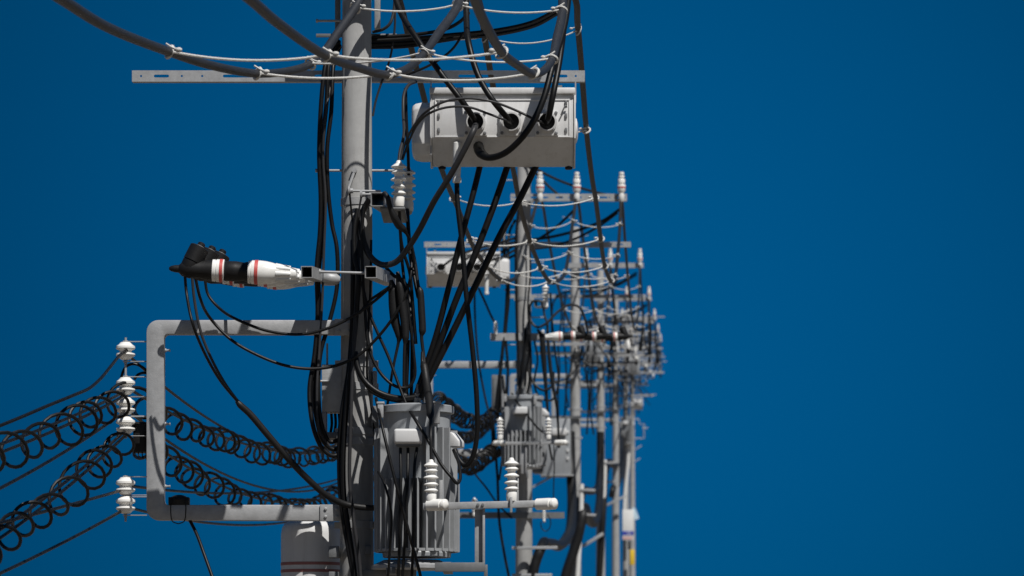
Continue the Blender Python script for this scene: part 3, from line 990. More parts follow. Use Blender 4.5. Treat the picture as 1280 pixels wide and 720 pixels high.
# ------------------------------------------------------------------ line conductors and their rope spacers
def rope_spacer(label, pts, sags, r=.011, rings=.045, axis=None, group='white ropes tying the line wires', D0=0):
    t = thing('rope_spacer', label, 'rope', pts[0], group)
    w = [Vector(p) for p in pts]
    path = []
    for i in range(len(w) - 1):
        for k in range(8):
            f = k / 8
            p = w[i].lerp(w[i + 1], f)
            p.z -= 4 * f * (1 - f) * sags[i]
            p.y -= rings * .7
            path.append(p)
    pe = w[-1].copy(); pe.y -= rings * .7
    path.append(pe)
    MB().tube(path, r, 8, 2).build('rope', 'rope', t)
    for i, p in enumerate(w):
        ax = axis[i] if axis else Vector((1, 0.5, -.3))
        mb = MB().ring(p, ax, rings, r * 1.15)
        s = -1 if i == len(w) - 1 else 1
        kp = p + Vector((s * rings * 1.5, -rings * .8, .01))
        mb.ball(kp, r * 1.6, 8, 1.6, 1, 1)
        mb.tube([kp, p + Vector((s * rings * .6, -rings * .9, rings * .5)), p + Vector((-s * rings * .5, -rings * .7, rings * 1.2))], r * .8, 6)
        mb.build('knot', 'rope', t)
    return t

GC = 'line wires of the row'
def wire_abs(label, pts, r, mat, n=10, sub=6, group=GC, name='line_wire'):
    w = [P(*p) for p in pts]
    return tag(MB().tube(w, r, n, sub).build(name, mat), label, 'line wire', group)
SR = .034
A1 = [(-120, -130, 16), (20, -34, 18.5), (75, -2, 20), (130, 32, 21.5), (212, 65, 24), (265, 82, 25.4), (322, 92, 26.7), (360, 89, 27.5), (388, 80, 28.2), (405, 66, 28.6), (421, 43, 28.9), (444, 10, 29.25), (462, -20, 29.5), (488, -32, 29.72)]
B1 = [(160, -130, 16), (262, -36, 18.5), (310, -3, 20), (345, 27, 21.4), (408, 70, 24), (446, 84, 25.4), (487, 93, 26.8), (512, 84, 27.4), (530, 67, 27.8), (548, 42, 28.25), (572, 7, 29.2), (583, -28, 29.72)]
C1 = [(520, -130, 16), (570, -40, 18.5), (590, -8, 20), (604, 25, 21.5), (628, 66, 24), (645, 80, 25.4), (666, 92, 26.7), (680, 88, 27.5), (690, 74, 28.1), (696, 48, 28.7), (703, 13, 29.3), (702, -28, 29.72)]
for lab, pts in (('grey sleeved line wire sweeping in from the top left corner', A1), ('grey sleeved line wire dipping in front of the nearest pole', B1), ('grey sleeved line wire dipping above the nearest white switch box', C1)):
    wire_abs(lab, pts, [.029] * 9 + [.034] * (len(pts) - 9), 'sleeve', n=14, sub=8)
A2 = [(488, -32, 29.74), (500, 2, 30.4), (514, 60, 31.5), (530, 122, 33), (548, 200, 36), (573, 262, 39.4), (590, 305, 42.5), (606, 330, 45.5), (625, 349, 49), (640, 350, 53), (648, 342, 56.5), (655, 322, 59.5), (663, 283, 61.6), (672, 248, 62.7)]
B2 = [(583, -32, 29.74), (599, 2, 30.5), (606, 47, 31.6), (614, 95, 33.2), (624, 145, 35.4), (640, 205, 38), (650, 257, 40.5), (663, 303, 43.5), (676, 335, 46.5), (687, 352, 49.5), (698, 351, 53.5), (706, 341, 57), (711, 317, 60), (716, 277, 61.8), (720, 248, 62.7)]
C2 = [(702, -32, 29.74), (718, -4, 30.2), (722, 30, 31.4), (728, 100, 34), (733, 163, 36.6), (740, 222, 39.5), (745, 252, 41.6), (751, 300, 45), (756, 333, 49), (764, 352, 53), (769, 346, 57), (772, 320, 60), (775, 281, 61.9), (776, 252, 62.7)]
for lab, pts in (('black line wire running from the nearest pole behind the switch box left end', A2), ('black line wire running behind the middle of the nearest switch box', B2), ('black line wire passing right of the nearest white switch box', C2)):
    wire_abs(lab, pts, .026, 'dusty', n=12, sub=7)

def rope_px(label, pts, D, sags, r=.011, rings=.045, axis=None):
    rope_spacer(label, [P(a, b, (D if not isinstance(D, (list, tuple)) else D[i])) for i, (a, b) in enumerate(pts)], sags, r, rings, axis)
axf = [Vector((.75, .5, -.3)), Vector((.6, .5, -.35)), Vector((.4, .5, -.35))]
axr = [Vector((.6, .6, .6)), Vector((.5, .6, .7)), Vector((.25, .5, .8))]
rope_px('white rope tying the sleeved wires highest in front, left end over blue sky', [(212, 65), (408, 70), (627, 66)], 24, [.045, .04], .0085, .040, axf)
rope_px('white rope tying the sleeved wires along the crossarm of the nearest pole', [(322, 92), (487, 93), (667, 92)], 26.7, [.035, .05], .009, .042, axf)
rope_px('white rope tying the rising sleeves just behind the nearest pole rope', [(388, 80), (530, 67), (690, 74)], [28.2, 27.8, 28.1], [.03, .045], .0075, .043, axr)
rope_px('white rope at the very top edge of the picture', [(444, 10), (572, 7), (702, 13)], 29.3, [.04, .04], .0075, .043, axr)
rope_px('thin white rope behind the sleeves near the top right', [(512, 45), (606, 47), (723, 38)], 31.6, [.03, .08], .006, .04)
ax2 = [Vector((.3, .8, -.6))] * 3
rope_px('white rope half hidden behind the nearest switch box, its loop on the right wire', [(541, 170), (630, 165), (733, 163)], 36.3, [.05, .05], .008, .036, ax2)
rope_px('white rope just below the nearest switch box', [(567, 248), (649, 253), (744, 248)], [38.6, 40.4, 41.5], [.06, .06], .007, .04, ax2)
rope_px('white rope in front of the second pole crossarm', [(588, 300), (662, 302), (751, 299)], [42.2, 43.4, 45], [.06, .07], .008, .04, ax2)
rope_px('white rope crossing the smaller switch box lower part', [(608, 332), (676, 335), (756, 333)], [46, 46.5, 49], [.08, .07], .008, .045, ax2)
rope_px('lowest white rope in front of the second pole', [(625, 349), (687, 352), (764, 351)], [49, 49.5, 53], [.08, .08], .008, .042, ax2)
rope_px('white rope on the rising wires, lowest behind the second pole group', [(647, 343), (706, 341), (769, 345)], [56.5, 57, 57], [.07, .07], .008, .038, axr)
rope_px('white rope on the rising wires, middle one near the second pole', [(655, 322), (711, 317), (772, 320)], [59.5, 60, 60], [.07, .07], .008, .038, axr)
rope_px('white rope on the rising wires, topmost one under the second top arm', [(663, 283), (716, 277), (775, 281)], [61.6, 61.8, 61.9], [.07, .07], .008, .038, axr)

# far spans
for i in range(1, len(POLE_D) - 1):
    D0, D1 = POLE_D[i], POLE_D[i + 1]
    stations = [(.10, 2.9), (.26, 2.25), (.42, 1.75), (.6, 1.5), (.76, 1.62), (.88, 2.1), (.95, 2.7)]
    prof = [(0.0, 3.3), (.05, 3.2)] + stations + [(1.0, 3.3)]
    cols = []
    for k, dx in enumerate(PIN_X):
        pts = []
        for f, h in prof:
            D = D0 + (D1 - D0) * f
            pts.append(base(D) + Vector((dx, -.26, h + random.uniform(-.03, .03))))
        cols.append(pts)
        o = MB().tube(pts, .024, 7, 4).build('line_wire', 'dusty')
        tag(o, 'black line wire, %s of the three between the %s and %s poles' % (('nearest the poles', 'middle one', 'outermost')[k], NTH[i], NTH[i + 1]), 'line wire', GC)
    for j, (f, h) in enumerate(stations):
        if j == 0 or (i > 3 and j % 2):
            continue
        rope_spacer('white rope tying three wires, %s along the span behind the %s pole' % (ORD[j], NTH[i]), [c_[j + 2] for c_ in cols], [.07, .08], .009, .036)

# ------------------------------------------------------------------ coil wrapped cables on the bracket side
def span_pts(px, py, dstart, d0, d1, n, sag, dspan0, dspan1, off=0.0):
    """cable through the spool at (px,py,D=30) parallel to the pole line; sag over dspan0..dspan1"""
    s = N(px, py, -.1) - pb
    out = []
    for i in range(n + 1):
        D = d0 + (d1 - d0) * i / n
        f = (D - dspan0) / (dspan1 - dspan0)
        q_ = base(D) + Vector((s.x, 0, s.z))
        q_.z -= 4 * f * (1 - f) * sag
        out.append(q_)
    return out

def coil(name, label, centre, R_, pitch, r, mat='cable', jitter=.15, seed=1, grow=None):
    rnd = random.Random(seed)
    pts = []
    c, _ = catmull(centre, 8)
    ang = rnd.uniform(0, 6)
    acc = 0.0
    NSEG = 18
    # resample
    cum = [0.0]
    for i in range(1, len(c)):
        cum.append(cum[-1] + (c[i] - c[i - 1]).length)
    L = cum[-1]
    def at(s):
        for i in range(1, len(c)):
            if cum[i] >= s:
                f = (s - cum[i - 1]) / max(1e-6, cum[i] - cum[i - 1])
                return c[i - 1].lerp(c[i], f)
        return c[-1]
    s = 0.0
    rr = R_; pt = pitch
    wob = Vector((0, 0, 0)); wob_t = wob.copy()
    turn = 0
    while s < L:
        p = at(s)
        d = (at(min(L, s + .05)) - at(max(0, s - .05))).normalized()
        u, w = perp(d)
        if turn % NSEG == 0:
            rr_t = R_ * (1 + rnd.uniform(-jitter, jitter)); pt = pitch * (1 + rnd.uniform(-jitter, jitter) * 1.6)
        rr += (rr_t - rr) * .15
        if turn % NSEG == 0:
            wob_t = Vector((rnd.uniform(-1, 1), 0, rnd.uniform(-1, 1))) * R_ * jitter * 1.3
        wob += (wob_t - wob) * .12
        pts.append(p + wob + (u * math.cos(ang) + w * math.sin(ang)) * rr + Vector((0, 0, -.03)))
        ang += 2 * math.pi / NSEG
        s += pt / NSEG
        turn += 1
    return tag(MB().tube(pts, r, 7, 1).build(name, mat), label, 'spiral hanger', 'black spiral hangers round the side cables')

# (spool row, sag) -> front span and back span
FR0, FR1 = -3.0, 30.0
coil('spiral_hanger', 'upper black spiral round the cable left of the C bracket', span_pts(157, 492, 0, 21.5, 29.9, 8, .62, FR0, FR1), .112, .66, .0125, jitter=.16, seed=3)
coil('spiral_hanger', 'lower black spiral round the cable left of the C bracket', span_pts(157, 540, 0, 21.5, 29.9, 8, 1.05, FR0, FR1), .112, .66, .0125, jitter=.2, seed=5)
coil('spiral_hanger', 'upper black spiral running back right of the C bracket', span_pts(157, 486, 0, 30.2, 62.6, 14, .72, 30, 63), .095, .86, .014, jitter=.24, seed=8)
coil('spiral_hanger', 'lower black spiral running back right of the C bracket', span_pts(157, 530, 0, 30.2, 62.6, 14, 1.02, 30, 63), .098, .88, .014, jitter=.24, seed=12)
coil('spiral_hanger', 'distant black spiral behind the second pole bracket', span_pts(157, 492, 0, 63.3, 94.6, 10, .8, 63, 95), .11, .5, .014, seed=14)
coil('spiral_hanger', 'dense dark spiral bundle just left of the second pole transformer', [P(548, 497, 60), P(560, 508, 61), P(580, 522, 62), P(600, 527, 62.6), P(616, 516, 63), P(628, 505, 63.2)], .11, .16, .017, seed=17)
coil('spiral_hanger', 'dense dark spiral bundle behind the nearest transformer cover', [P(572, 575, 60), P(590, 580, 61), P(606, 570, 62), P(622, 558, 62.6), P(640, 552, 63)], .12, .17, .018, seed=19)
def sidewire(label, py, sag, d0, d1, s0, s1, r=.013, px=157, mat='greycable'):
    o = MB().tube(span_pts(px, py, 0, d0, d1, 16, sag, s0, s1), r * .9, 8, 3).build('side_wire', 'cable')
    return tag(o, label, 'wire', 'thin dark wires on the C bracket spools')
for label, py, sag in (('second messenger wire inside the upper left spiral', 492, .66), ('second messenger wire inside the lower left spiral', 541, 1.08), ('thin messenger wire inside the upper left spiral', 487, .62),
                       ('thin wire falling left from the third spool insulator', 511, .85), ('thin messenger wire inside the lower left spiral', 535, 1.05),
                       ('thin level wire leaving left from the upper of the lowest spools', 610, .15), ('thin wire falling left from the lowest spool insulator', 634, .45)):
    sidewire(label, py, sag, 19.5, 30.0, FR0, FR1)
for label, py, sag in (('thin wire running back from the topmost spool insulator', 441, 1.0), ('thin messenger wire inside the upper right spiral', 483, .72),
                       ('thin sagging wire running back from the third spool insulator', 511, 1.0), ('thin messenger wire inside the lower right spiral', 528, 1.02),
                       ('thin flat wire running back from the upper of the lowest spools', 606, .35), ('thin wire running back from the lowest spool insulator', 633, .55)):
    sidewire(label, py, sag, 30.0, 63.0, 30, 63)
    
cable('side_wire', 'thin wire dropping left from the topmost spool into the upper spiral', [(160, 437, -.1), (152, 442, -.3), (140, 456, -.9), (126, 473, -1.5), (112, 485, -2.0), (92, 494, -2.6), (60, 507, -3.3), (20, 524, -4.2), (-40, 548, -5.2)], .012, 'cable', 'thin dark wires on the C bracket spools')
cable('side_wire', 'thick curl of wire arching behind the top of the C bracket upright', [(151, 492, -.05), (152, 470, -.02), (158, 458, .0), (168, 455, .02), (178, 459, .03), (186, 466, .04), (196, 474, .05)], .011, 'cable', 'thin dark wires on the C bracket spools')
cable('side_wire', 'short curl of wire ending behind the C bracket upright', [(168, 474, .0), (173, 468, .02), (181, 466, .03), (190, 470, .04), (200, 480, .05)], .011, 'cable', 'thin dark wires on the C bracket spools')

# ------------------------------------------------------------------ cables around the nearest pole
CB = [
 # switch box cables
 ('cable', 'black cable from above into the left entry of the nearest switch box', [(489, -20, -.3), (500, 14, -.5), (524, 53, -.75), (552, 93, -.85), (575, 123, -.92), (589, 143, -.87), (595, 153.5, -.74)], .023, 'cable'),
 ('cable', 'black cable from above into the middle entry of the nearest switch box', [(583, -20, -.3), (583, 20, -.5), (586, 55, -.75), (598, 95, -.85), (615, 124, -.92), (632, 145, -.87), (639, 153.5, -.74)], .024, 'cable'),
 ('cable', 'black cable from above into the right entry of the nearest switch box', [(707, -20, -.3), (706, 20, -.5), (699, 78, -.78), (691, 120, -.90), (686, 145, -.87), (683.5, 153, -.74)], .024, 'cable'),
 ('cable', 'thick black cable hooking into the lower front of the switch box', [(712, -20, -.3), (706, 30, -.6), (690, 85, -.9), (677, 130, -1.0), (658, 165, -1.0), (633, 190, -.92), (611, 197, -.80), (601, 191, -.72), (598, 183, -.60)], [.025] * 6 + [.026, .04, .042], 'cable'),
 ('cable', 'dark grey cable from the left entry down to a loop at the pole', [(595, 155, -.74), (592, 163, -.92), (582, 184, -.92), (563, 219, -.85), (543, 251, -.75), (524, 288, -.6), (508, 313, -.5), (494, 328, -.42), (478, 331, -.36), (464, 322, -.30), (456, 306, -.26), (452, 285, -.22), (453, 266, -.2), (463, 247, -.3)], .024, 'greycable'),
 ('cable', 'thin grey arched cable from the insulators to the right entry', [(500, 200, -.6), (507, 178, -.6), (517, 158, -.74), (535, 138, -.95), (556, 127, -.98), (585, 123, -.98), (615, 127, -.97), (645, 138, -.92), (668, 149, -.90), (681, 154, -.74)], .0095, 'greycable'),
 ('cable', 'thin grey arched cable from the insulators to the middle entry', [(503, 200, -.58), (510, 180, -.6), (522, 155, -.76), (540, 140, -.95), (560, 134, -.97), (586, 134, -.97), (610, 142, -.92), (631, 150, -.90), (638, 154, -.74)], .0095, 'greycable'),
 ('cable', 'thin grey cable curling from the crossarm down to the post insulator', [(520, 102, .1), (511, 106, .0), (505, 118, -.1), (504, 140, -.2), (505, 168, -.4), (500, 190, -.55), (498.5, 204, -.62)], .013, 'greycable'),
 ('cable', 'black cable hanging behind the white post insulator', [(507, 110, .2), (508, 150, .2), (510, 190, .2), (511, 222, .28)], .013, 'cable'),
 ('cable', 'black cable leaving the switch box underside, leftmost of three slanting down', [(601, 203, -.35), (592, 240, -.4), (575, 303, -.42), (562, 355, -.42), (545, 420, -.4), (530, 465, -.38), (519, 497, -.36)], .024, 'cable'),
 ('cable', 'black cable leaving the switch box underside, middle of three slanting down', [(636, 203, -.35), (618, 255, -.4), (597, 310, -.42), (572, 370, -.42), (550, 428, -.4), (532, 472, -.38), (521, 498, -.36)], .026, 'cable'),
 ('cable', 'black cable leaving the switch box underside, rightmost of three slanting down', [(672, 203, -.35), (650, 248, -.4), (624, 296, -.42), (592, 362, -.42), (561, 425, -.4), (536, 474, -.38), (525, 499, -.36)], .026, 'cable'),
 ('cable', 'long black cable from the grey bushing down and round to the transformer side', [(571, 226, -.58), (572, 255, -.6), (577, 300, -.62), (583, 370, -.64), (591, 440, -.64), (596, 500, -.64), (596, 545, -.62), (590, 573, -.6), (582, 582, -.58), (574, 575, -.55), (568, 562, -.5)], .0205, 'cable'),
 ('cable', 'thin cable looping from the transformer lid to its right cover', [(508, 506, -.45), (520, 526, -.72), (536, 552, -.78), (552, 581, -.82), (564, 596, -.85), (571, 604, -.84), (575, 600, -.8), (574, 582, -.68), (568, 563, -.5)], .0125, 'cable'),
 ('cable', 'thin black cable crossing the transformer front from lid to base', [(470, 498, -.35), (477, 530, -.75), (490, 585, -.85), (503, 635, -.86), (515, 680, -.84), (526, 722, -.8), (532, 760, -.7)], .0125, 'cable'),
 ('cable', 'thin black lead below the white terminal cover, leftmost of three', [(500.5, 560, -.66), (501, 600, -.74), (500, 660, -.76), (498, 725, -.72), (498, 780, -.7)], .012, 'cable'),
 ('cable', 'thin black lead below the white terminal cover, middle of three', [(510, 560, -.66), (509.5, 600, -.76), (507, 660, -.78), (503, 725, -.74), (502, 780, -.7)], .012, 'cable'),
 ('cable', 'thin black lead below the white terminal cover, rightmost of three', [(521, 560, -.66), (518, 585, -.76), (518, 640, -.8), (516, 690, -.78), (514, 740, -.74)], .012, 'cable'),
 ('cable', 'thin curved black cable over the fins of the nearest transformer', [(473, 590, -.55), (481, 606, -.74), (489, 640, -.76), (487, 690, -.74), (485, 720, -.7)], .010, 'cable'),
 # left vertical bundle
 ('cable', 'black drop cable hanging left of the nearest pole, outermost strand', [(424, 52, .12), (414, 58, .05), (408, 75, -.05), (403, 110, -.1), (399, 190, -.12), (401, 250, -.12), (400, 290, -.12), (396, 335, -.12), (397, 395, -.12), (393, 445, -.14), (387, 485, -.18), (389, 520, -.22), (395, 545, -.24), (404, 562, -.24), (416, 570, -.22), (426, 566, -.18)], .018, 'cable'),
 ('cable', 'black drop cable hanging left of the nearest pole, second strand', [(424, 54, .12), (416, 60, .08), (411, 80, -.02), (408, 130, -.06), (403, 185, -.08), (405, 240, -.08), (401, 310, -.08), (398, 350, -.08), (400, 400, -.08), (396, 445, -.1), (392, 485, -.14), (396, 525, -.18), (405, 553, -.18), (417, 562, -.16), (427, 557, -.14)], .018, 'cable'),
 ('cable', 'black drop cable hanging left of the nearest pole, third strand', [(425, 56, .12), (419, 64, .10), (416, 90, .02), (414, 140, -.04), (409, 185, -.06), (410, 235, -.06), (415, 280, -.06), (421, 310, -.08), (421, 360, -.08), (411, 405, -.1), (401, 440, -.12), (398, 485, -.16), (402, 530, -.16), (412, 552, -.14), (424, 550, -.12)], .017, 'cable'),
 ('cable', 'thinner grey drop cable tucked among the black strands left of the pole', [(426, 58, .14), (421, 70, .12), (413, 108, .0), (406, 150, -.14), (404, 200, -.14), (407, 250, -.14), (405, 310, -.14), (403, 370, -.14), (399, 440, -.16), (396, 490, -.2), (400, 540, -.2), (412, 558, -.18)], .011, 'greycable'),
 # terminal leads
 ('cable', 'black lead dropping from the nearest terminal, left of the pair', [(231, 342, -1.16), (233, 365, -1.16), (241, 405, -1.3), (256, 442, -1.1), (275, 475, -.9), (298, 503, -.7)], .0115, 'cable'),
 ('cable', 'black lead dropping from the middle terminal, right of the pair', [(240, 344, -.75), (243, 375, -.75), (251, 415, -.75), (266, 452, -.73), (283, 482, -.72), (300, 505, -.7)], .0115, 'greycable'),
 ('cable_sleeve', 'thick black sleeve joining two leads, slanting down to the pole', [(296, 501, -.7), (300, 506, -.7), (312, 517, -.68), (335, 544, -.64), (360, 573, -.58), (385, 599, -.5), (408, 619, -.42), (430, 630, -.34), (452, 634, -.3), (468, 635, -.28)], [.017, .026, .027, .027, .027, .026, .026, .025, .024, .023], 'rubber'),
 ('cable', 'long thin black lead sagging low from the terminals across the pole', [(244, 346, -.75), (250, 372, -.7), (263, 398, -.4), (288, 424, -.42), (320, 443, -.42), (357, 457, -.40), (390, 461, -.38), (420, 457, -.36), (448, 444, -.34), (470, 424, -.36), (492, 396, -.4), (508, 366, -.4), (514, 340, -.38), (514, 318, -.3)], .012, 'cable'),
 ('cable', 'long thin black lead sagging shallow from the rear terminal to the pole', [(256, 349, -.05), (260, 368, -.05), (275, 386, -.1), (302, 402, -.32), (336, 414, -.36), (375, 418, -.36), (408, 411, -.36), (440, 396, -.36), (466, 378, -.38), (488, 359, -.4)], .0115, 'cable'),
 # pole front
 ('cable', 'black cable running down the front of the nearest pole from the bolts', [(447, 262, -.22), (443, 285, -.24), (443, 315, -.26), (448, 345, -.28), (446, 385, -.28), (441, 440, -.27), (433, 510, -.26), (429, 570, -.26), (430, 620, -.26), (437, 670, -.27), (444, 725, -.28), (447, 770, -.28)], .021, 'cable'),
 ('cable', 'second black cable down the nearest pole, hugging its left side', [(441, 300, -.2), (441, 350, -.22), (440, 410, -.22), (436, 460, -.22), (427, 520, -.22), (424, 580, -.22), (427, 635, -.24), (436, 690, -.26), (443, 730, -.28), (446, 770, -.28)], .019, 'cable'),
 ('cable', 'third black cable down the nearest pole with a gap to the others', [(449, 300, -.22), (446, 360, -.26), (443, 420, -.3), (440, 480, -.32), (438, 540, -.32), (437, 600, -.32), (442, 650, -.33), (449, 700, -.33), (453, 760, -.33)], .015, 'greycable'),
 ('cable', 'thin dark wire dangling from the upper bolt on the pole front', [(437, 240, -.22), (439, 262, -.2), (442, 290, -.18), (444, 316, -.17), (448, 350, -.18)], .008, 'cable'),
 ('cable', 'thin dark wire dangling from the lower bolt on the pole front', [(452, 244, -.26), (449, 262, -.24), (447, 290, -.22), (452, 325, -.22), (455, 360, -.22)], .008, 'greycable'),
 ('cable', 'black cable with a deep U loop right of the nearest pole', [(455, 255, -.3), (452, 290, -.3), (453, 330, -.3), (456, 385, -.3), (462, 438, -.32), (477, 468, -.34), (495, 483, -.36), (510, 484, -.36), (518, 472, -.36), (517, 440, -.36), (512, 400, -.36), (507, 365, -.36), (503, 330, -.34), (501, 300, -.4), (499, 262, -.55)], .0125, 'cable'),
 ('cable', 'thick black cable bending from the pole to the transformer lid', [(444, 440, -.3), (447, 458, -.32), (455, 475, -.34), (469, 488, -.36), (485, 495, -.37), (505, 498, -.38), (528, 495, -.38)], .022, 'cable'),
 ('cable', 'black cable under the thick bend reaching the transformer lid', [(447, 452, -.26), (452, 470, -.28), (463, 488, -.3), (482, 498, -.32), (505, 502, -.34), (521, 503, -.34)], .014, 'cable'),
 ('cable', 'black cable slanting from the pole down over the transformer lid', [(452, 352, -.3), (461, 389, -.32), (472, 416, -.34), (486, 447, -.36), (498, 480, -.4), (508, 506, -.44)], .0125, 'cable'),
 ('cable', 'short dark cable slanting up from the pole to the sleeve', [(449, 392, -.26), (462, 376, -.3), (476, 366, -.32), (489, 357, -.34)], .011, 'cable'),
 ('cable', 'black cable falling from the left post insulator behind the loop', [(499, 258, -.55), (500, 285, -.48), (503, 310, -.42), (512, 340, -.36), (516, 380, -.34), (520, 430, -.34)], .013, 'cable'),
 ('cable', 'black cable from the top running behind the twin insulators', [(509, 262, .2), (511, 295, .0), (513, 320, -.2), (519, 352, -.3), (523, 372, -.34)], .016, 'cable'),
 ('cable_sleeve', 'black cable elbow with thick end beside the small square arm', [(480, 241, -.72), (484, 246, -.74), (488, 260, -.74), (493, 272, -.72), (499, 282, -.68), (504, 286, -.66), (508, 292, -.62), (514, 306, -.5), (518, 330, -.4)], [.018, .02, .021, .03, .031, .026, .011, .011, .011], 'rubber'),
 ('cable_sleeve', 'fat black sleeve right of the pole, left of the hanging pair', [(489, 350, -.34), (491, 362, -.34), (492, 382, -.34), (494, 402, -.34), (499, 420, -.34), (498, 428, -.34), (491, 462, -.33), (484, 508, -.32)], [.014, .038, .04, .038, .03, .012, .011, .011], 'rubber'),
 ('cable_sleeve', 'fat black sleeve right of the pole, right of the hanging pair', [(497, 340, -.36), (500, 358, -.38), (503, 382, -.38), (506, 404, -.38), (507, 422, -.38), (506, 430, -.38), (505, 462, -.36), (505, 502, -.34)], [.014, .034, .036, .034, .03, .013, .012, .012], 'rubber'),
 ('cable_sleeve', 'slim black sleeve on the cable right of the hanging pair', [(513, 300, -.34), (519, 330, -.36), (523, 358, -.38), (525, 364, -.38), (527, 390, -.38), (528, 414, -.38), (527, 420, -.38), (529, 440, -.38), (531, 458, -.4)], [.014, .014, .014, .028, .029, .029, .014, .014, .016], 'rubber'),
 ('cable_sleeve', 'long black sleeve crossing the transformer lid to the ribbed insulator', [(528, 440, -.38), (528, 452, -.4), (530, 458, -.42), (533, 478, -.5), (536, 498, -.66), (538, 518, -.82), (538.5, 524, -.86), (538.5, 545, -.98), (539, 574, -1.0)], [.013, .014, .031, .032, .032, .03, .014, .013, .012], 'rubber'),
 ('cable', 'black cable beside the sleeves falling straight to the lid', [(510, 425, -.3), (509, 455, -.3), (508, 480, -.3), (508, 506, -.3)], .017, 'cable'),
 ('cable', 'black cable curling in behind the pole above the square arm', [(483, 335, .3), (493, 345, .2), (503, 350, .1), (510, 362, .0), (513, 390, -.1), (515, 430, -.2), (514, 500, -.25)], .014, 'cable'),
 # bundle to the pole top
 ('cable', 'upper black cable of the bundle arcing from the right sleeve to the pole', [(697, 12, -.25), (665, 28, -.1), (620, 38, 0), (560, 44, .05), (505, 49, .1), (462, 51, .12)], .016, 'cable'),
 ('cable', 'middle black cable of the bundle arcing from the right sleeve to the pole', [(698, 16, -.22), (668, 32, -.05), (620, 43, .05), (562, 48, .1), (505, 54, .13), (462, 56, .14)], .016, 'cable'),
 ('cable', 'lower black cable of the bundle arcing from the middle wire to the pole', [(610, 38, .0), (580, 46, .1), (545, 52, .12), (505, 58, .15), (462, 59, .16)], .016, 'cable'),
 ('cable', 'black cable arcing off the middle sleeve toward the pole top', [(586, 16, -.2), (575, 27, -.1), (555, 37, .05), (520, 43, .1), (462, 47, .12)], .014, 'cable'),
 ('cable', 'thin dark curl of cable at the pole top right edge', [(494, -15, .1), (492, 15, .08), (487, 30, .06), (478, 37, .08), (466, 40, .12)], .012, 'greycable'),
 ('cable', 'thin cable slanting from the sleeves down to the right side of the pole', [(580, 40, .0), (565, 62, .02), (540, 80, .03), (505, 95, .04)], .010, 'cable'),
 ('cable', 'thin dark wire beside the pole falling from the top edge', [(494, 10, .1), (493, 40, .12), (487, 75, .13), (478, 100, .14), (470, 125, .14), (466, 145, .13)], .009, 'greycable'),
 ('cable', 'black cable falling out of the bottom edge below the C bracket', [(236, 648, -.1), (246, 668, -.2), (256, 695, -.3), (270, 735, -.4), (280, 770, -.5)], .013, 'cable'),
 ('cable', 'thin black cable hugging the right edge of the nearest pole', [(464, 300, -.1), (463, 360, -.14), (460, 420, -.16), (459, 470, -.16), (463, 500, -.17), (468, 545, -.2), (469, 640, -.2)], .010, 'cable'),
]
for nm, lab, pts, r, mat in CB:
    cable(nm, lab, pts, r, mat, 'black cables round the nearest pole', n=10)

# ------------------------------------------------------------------ second pole details
S2 = 63.0
channel_arm('crossarm', 'short steel arm below the second switch box with one white post', P(655, 421, S2 - .2), -.55, .62, .12, GA, holes=False)
channel_arm('crossarm', 'thin steel arm low on the second pole below the stand', P(655, 644, S2 - .15), -1.12, .66, .10, GA, holes=False, mat='galvdark')
dup(po, P(619.5, 418, S2 - .25), 'white post insulator on the short arm left of the second pole', scale=.62)
dup(po, P(682, 384, S2 - .5), 'white ribbed post insulator right of the second pole', scale=1.05)
dup(po, P(593, 645, S2 - .2), 'small white post insulator on the thin low arm, left end', scale=.85)
dup(po, P(680, 652, S2 - .25), 'small white post insulator on the thin low arm, right end', scale=(.5, .5, .6))
cable('cable', 'small loop of thin cable under the right end of the thin low arm', [(676, 652, -.25), (677, 660, -.25), (682, 664, -.25), (687, 660, -.25), (688, 650, -.25), (684, 643, -.25)], .008, 'cable', 'black cables round the second pole', n=8, D=S2)
square_tube('square_beam', 'small square steel arm holding the insulator right of the second pole', P(672, 379, S2 - .5), 1.2, .11)
# dark control box left of second pole, grey door cabinet on third pole
p = P(623, 512, S2 - .1)
t = thing('control_box', 'dark grey control box left of the second pole', 'box', p)
MB().box(p.x - .11, p.x + .12, p.y - .12, p.y + .12, p.z, p.z + .56).build('housing', 'galvdark', t, bevel=.012)
MB().box(p.x - .085, p.x + .095, p.y - .132, p.y - .121, p.z + .04, p.z + .52).build('door', 'galvdark', t, bevel=.005)
mb = MB().cyl(P(607.5, 470, S2 - .3) + Vector((.27, 0, 0)), P(607.5, 520, S2 - .3) + Vector((.27, 0, 0)), .018, n=8)
mb.build('side_rod', 'galv', t)
p = P(700, 593, 93.6)
t = thing('steel_cabinet', 'pale grey steel cabinet with slanted side on the third pole', 'cabinet', p)
sk = 93.6 / FPX
pl = [(-22, 0), (-12, 70), (13, 70), (14, 0)]
MB().prism([p + Vector((a * sk, 0, z * sk)) for a, z in pl], (0, .5, 0)).build('housing', 'tank', t, bevel=.02)
MB().box(p.x - .2, p.x + .16, p.y - .10, p.y + .001, p.z + .95, p.z + 1.12).build('cover', 'boxpaint', t, bevel=.02)
for z in (.35, .55, .75, 1.0):
    MB().box(p.x + .16, p.x + .21, p.y - .03, p.y + .001, p.z + z, p.z + z + .07).build('hinge', 'boxpaint', t, bevel=.005)
MB().box(p.x - .47, p.x + .33, p.y - .04, p.y + .55, p.z - .04, p.z - .002).build('base_tray', 'galv', t, bevel=.004)

